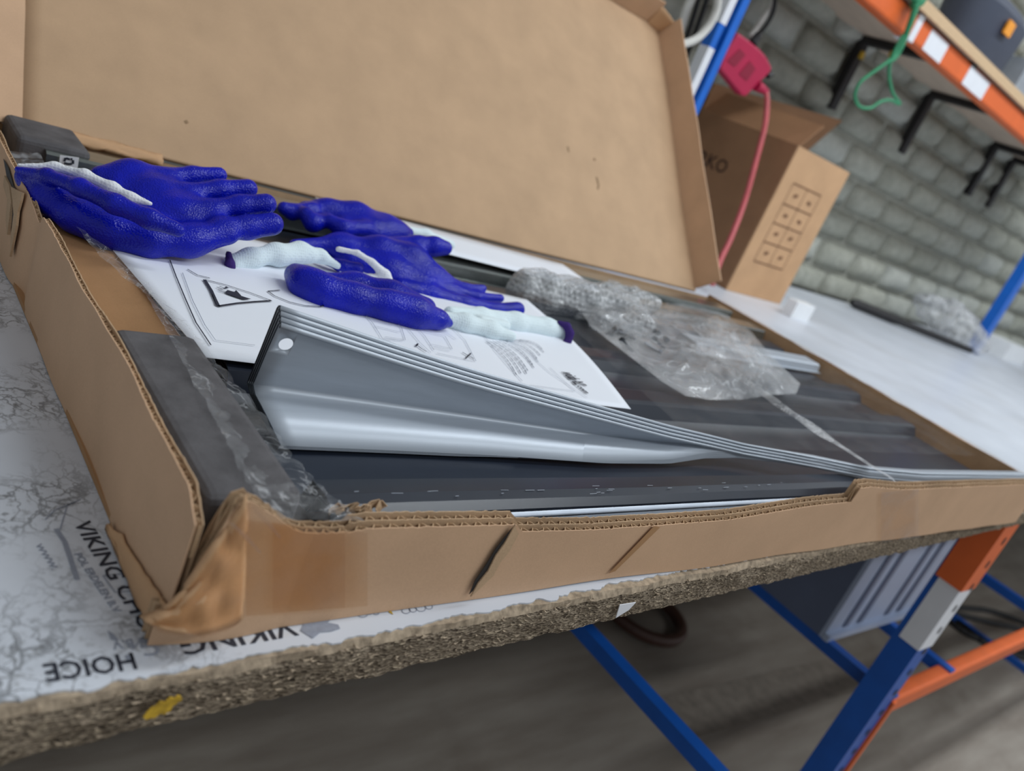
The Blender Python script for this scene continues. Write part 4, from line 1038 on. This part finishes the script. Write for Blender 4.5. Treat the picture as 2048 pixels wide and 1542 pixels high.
mb = MB(); mb.tube([aty(1535,152,5.16), aty(1543,148,5.16)], 0.009, 8); mb.build('plug', M['black'], dv)
def cable(pts, r_, mat, label, name='cable', cat='cable', group='loose cables'):
    mb = MB(); mb.tube(smoothcurve(pts), r_, 8); return mb.build(name, M[mat], label=label, cat=cat, group=group, smooth=True)
cable([aty(px, py, 5.3) for px, py in ((1524,62),(1540,38),(1549,12),(1552,-40))], 0.006, 'cable_black', 'black cable rising from the plug of the crimson device')
cable([aty(px, py, 5.35) for px, py in ((1500,72),(1512,58),(1530,32),(1547,5),(1550,-40))], 0.008, 'cable_white', 'white cable rising behind the crimson device')
cable([aty(px, py, 4.9) for px, py in ((1436,-20),(1434,15),(1420,48),(1395,76),(1366,88),(1340,90))], 0.010, 'cable_white', 'thick white cable looping in front of the blue upright')
cable([aty(px, py, 5.5) for px, py in ((1392,-20),(1372,20),(1360,60),(1356,90),(1350,140))], 0.012, 'cable_white', 'white cable hanging at the upper corner of the lid')
cable([aty(px, py, 5.6) for px, py in ((1402,-20),(1388,30),(1372,80),(1360,130))], 0.007, 'cable_black', 'black cable nearest the lid corner, left of the blue upright')
cable([aty(px, py, 5.6) for px, py in ((1420,-20),(1405,25),(1388,72),(1372,115))], 0.007, 'cable_black', 'black cable between the lid corner and the blue upright')
# green cord tied to the beam
gc = thing('green_cord', aty(1800,60,4.62), 'green cord tied around the orange beam, its loop hanging down', 'cord')
mb = MB(); mb.tube(smoothcurve([aty(px, py, y) for px, py, y in ((1838,0,4.66),(1828,35,4.62),(1808,80,4.6),(1785,115,4.6),(1745,145,4.6),(1720,165,4.6),(1710,190,4.6),(1718,212,4.6),(1740,216,4.6),(1760,204,4.6),(1780,200,4.6),(1800,208,4.6),(1785,185,4.6),(1778,150,4.6),(1782,118,4.6),(1806,70,4.6))]), 0.005, 7); mb.build('strand', M['green'], gc)
mb = MB(); mb.tube(smoothcurve([aty(px, py, 4.61) for px, py in ((1832,10),(1815,60),(1795,108),(1778,122))]), 0.008, 7); mb.build('strand', M['green'], gc)
mb = MB(); mb.tube(smoothcurve([aty(px, py, 4.64) for px, py in ((1826,14),(1836,2),(1848,-8),(1838,6),(1826,-10))]), 0.012, 8); mb.build('knot', M['green'], gc)

# ================================================================== BACK OF THE BENCH
def px_thing(name, pts, y, off, mat, label, cat, **k):
    mb = MB(); mb.slab([aty(px, py, y) for px, py in pts], Vector((0, off, 0))); return mb.build(name, M[mat], label=label, cat=cat, **k)
mb = MB(); a_, b_ = V(11.75, 5.75, 0.078), V(13.7, 4.62, 0.078)
mb.tube([a_, a_.lerp(b_, 0.03), a_.lerp(b_, 0.35), a_.lerp(b_, 0.4), b_], [0.014, 0.021, 0.021, 0.017, 0.014], 10)
mb.build('black_bar', M['black'], label='long black bar lying at the back of the bench against the block wall', cat='bar')
cb = sdf_body([[(V(13.2, 5.25, 0.36), 0.05), (V(13.9, 5.05, 0.24), 0.07), (V(14.5, 4.9, 0.16), 0.06)], [(V(12.9, 5.35, 0.48), 0.03), (V(13.6, 5.2, 0.42), 0.06), (V(14.4, 5.0, 0.30), 0.05)]], 0.008, 0.03)
vs = [Vector(q)+Vector((mnoise.noise(Vector(q)*22), mnoise.noise(Vector(q)*22+Vector((4,1,0))), mnoise.noise(Vector(q)*22+Vector((0,7,2)))))*0.03 for q in cb[0]]
for q in vs: q.z = max(q.z, ZT+0.001)
mesh('crumpled_bag', vs, cb[1], film('bag_cloudy', 0.5, nscale=14, rough=0.3, bump=0.6), label='crumpled translucent plastic bag at the far end of the bench', cat='plastic bag')
MB().box(16.4, 17.6, 5.0, 5.6, 0.001, 0.30).build('white_box', M['white'], label='white box at the far right end of the bench', cat='box')

# ================================================================== UNDER THE BENCH
cr = thing('storage_crate', V(5.8, 2.0, -1.48), 'grey ribbed plastic crate on the blue rails under the bench', 'crate')
kx0, kx1, ky0, ky1, kz0, kz1 = 5.48, 6.98, 1.67, 2.75, -1.498, -0.35
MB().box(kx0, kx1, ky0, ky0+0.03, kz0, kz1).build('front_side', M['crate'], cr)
MB().box(kx0, kx0+0.03, ky0+0.03, ky1, kz0, kz1).build('left_side', M['crate_rib_shade'], cr)
MB().box(kx1-0.03, kx1, ky0+0.03, ky1, kz0, kz1).build('right_side', M['crate_rib_shade'], cr)
MB().box(kx0+0.03, kx1-0.03, ky1-0.03, ky1, kz0, kz1).build('rear_side', M['crate_rib_shade'], cr)
MB().box(kx0+0.02, kx1-0.02, ky0+0.02, ky1-0.02, kz0, kz0+0.05).build('base', M['crate_rib_shade'], cr)
MB().box(kx0-0.01, kx1+0.01, ky0-0.04, ky0, kz0, kz0+0.05).build('bottom_lip', M['crate'], cr)
for x in (kx0+0.22, kx0+0.44, kx0+0.90, kx0+1.12): MB().box(x, x+0.07, ky0-0.012, ky0, kz0+0.07, kz1).build('rib', M['crate_rib_shade'], cr)
MB().box(kx0-0.012, kx0, ky0+0.62, ky0+0.65, kz0, kz1).build('rib', M['crate'], cr)
rg = MB(); c = V(6.43, 3.43, -2.93); rg.tube([c+Vector((0.115*math.cos(t*math.pi/20), 0.115*math.sin(t*math.pi/20), 0)) for t in range(41)], 0.018, 8)
rg.build('brown_ring', M['ring'], label='dark brown ring lying on the floor under the bench', cat='ring')
for k, q in enumerate(([(1900,1225),(1960,1240),(2060,1262)], [(1895,1240),(1950,1275),(2060,1305)], [(1910,1215),(1980,1222),(2060,1250)], [(1905,1232),(1975,1290),(2060,1318)])):
    mb = MB(); mb.tube(smoothcurve([atz(px, py, -2.97) for px, py in q]), 0.012, 7)
    mb.build('floor_cable', M['cable_black'], label=['uppermost of the','third from the top of the','second from the top of the','lowest of the'][k]+' four black cables on the floor beyond the post', cat='cable', group='black cables on the floor')
MB().box(11.9, 11.97, 0.9, 4.0, -2.999, -2.92).build('floor_rail', M['bluedark'], label='blue steel rail on the floor at the far right', cat='rail')
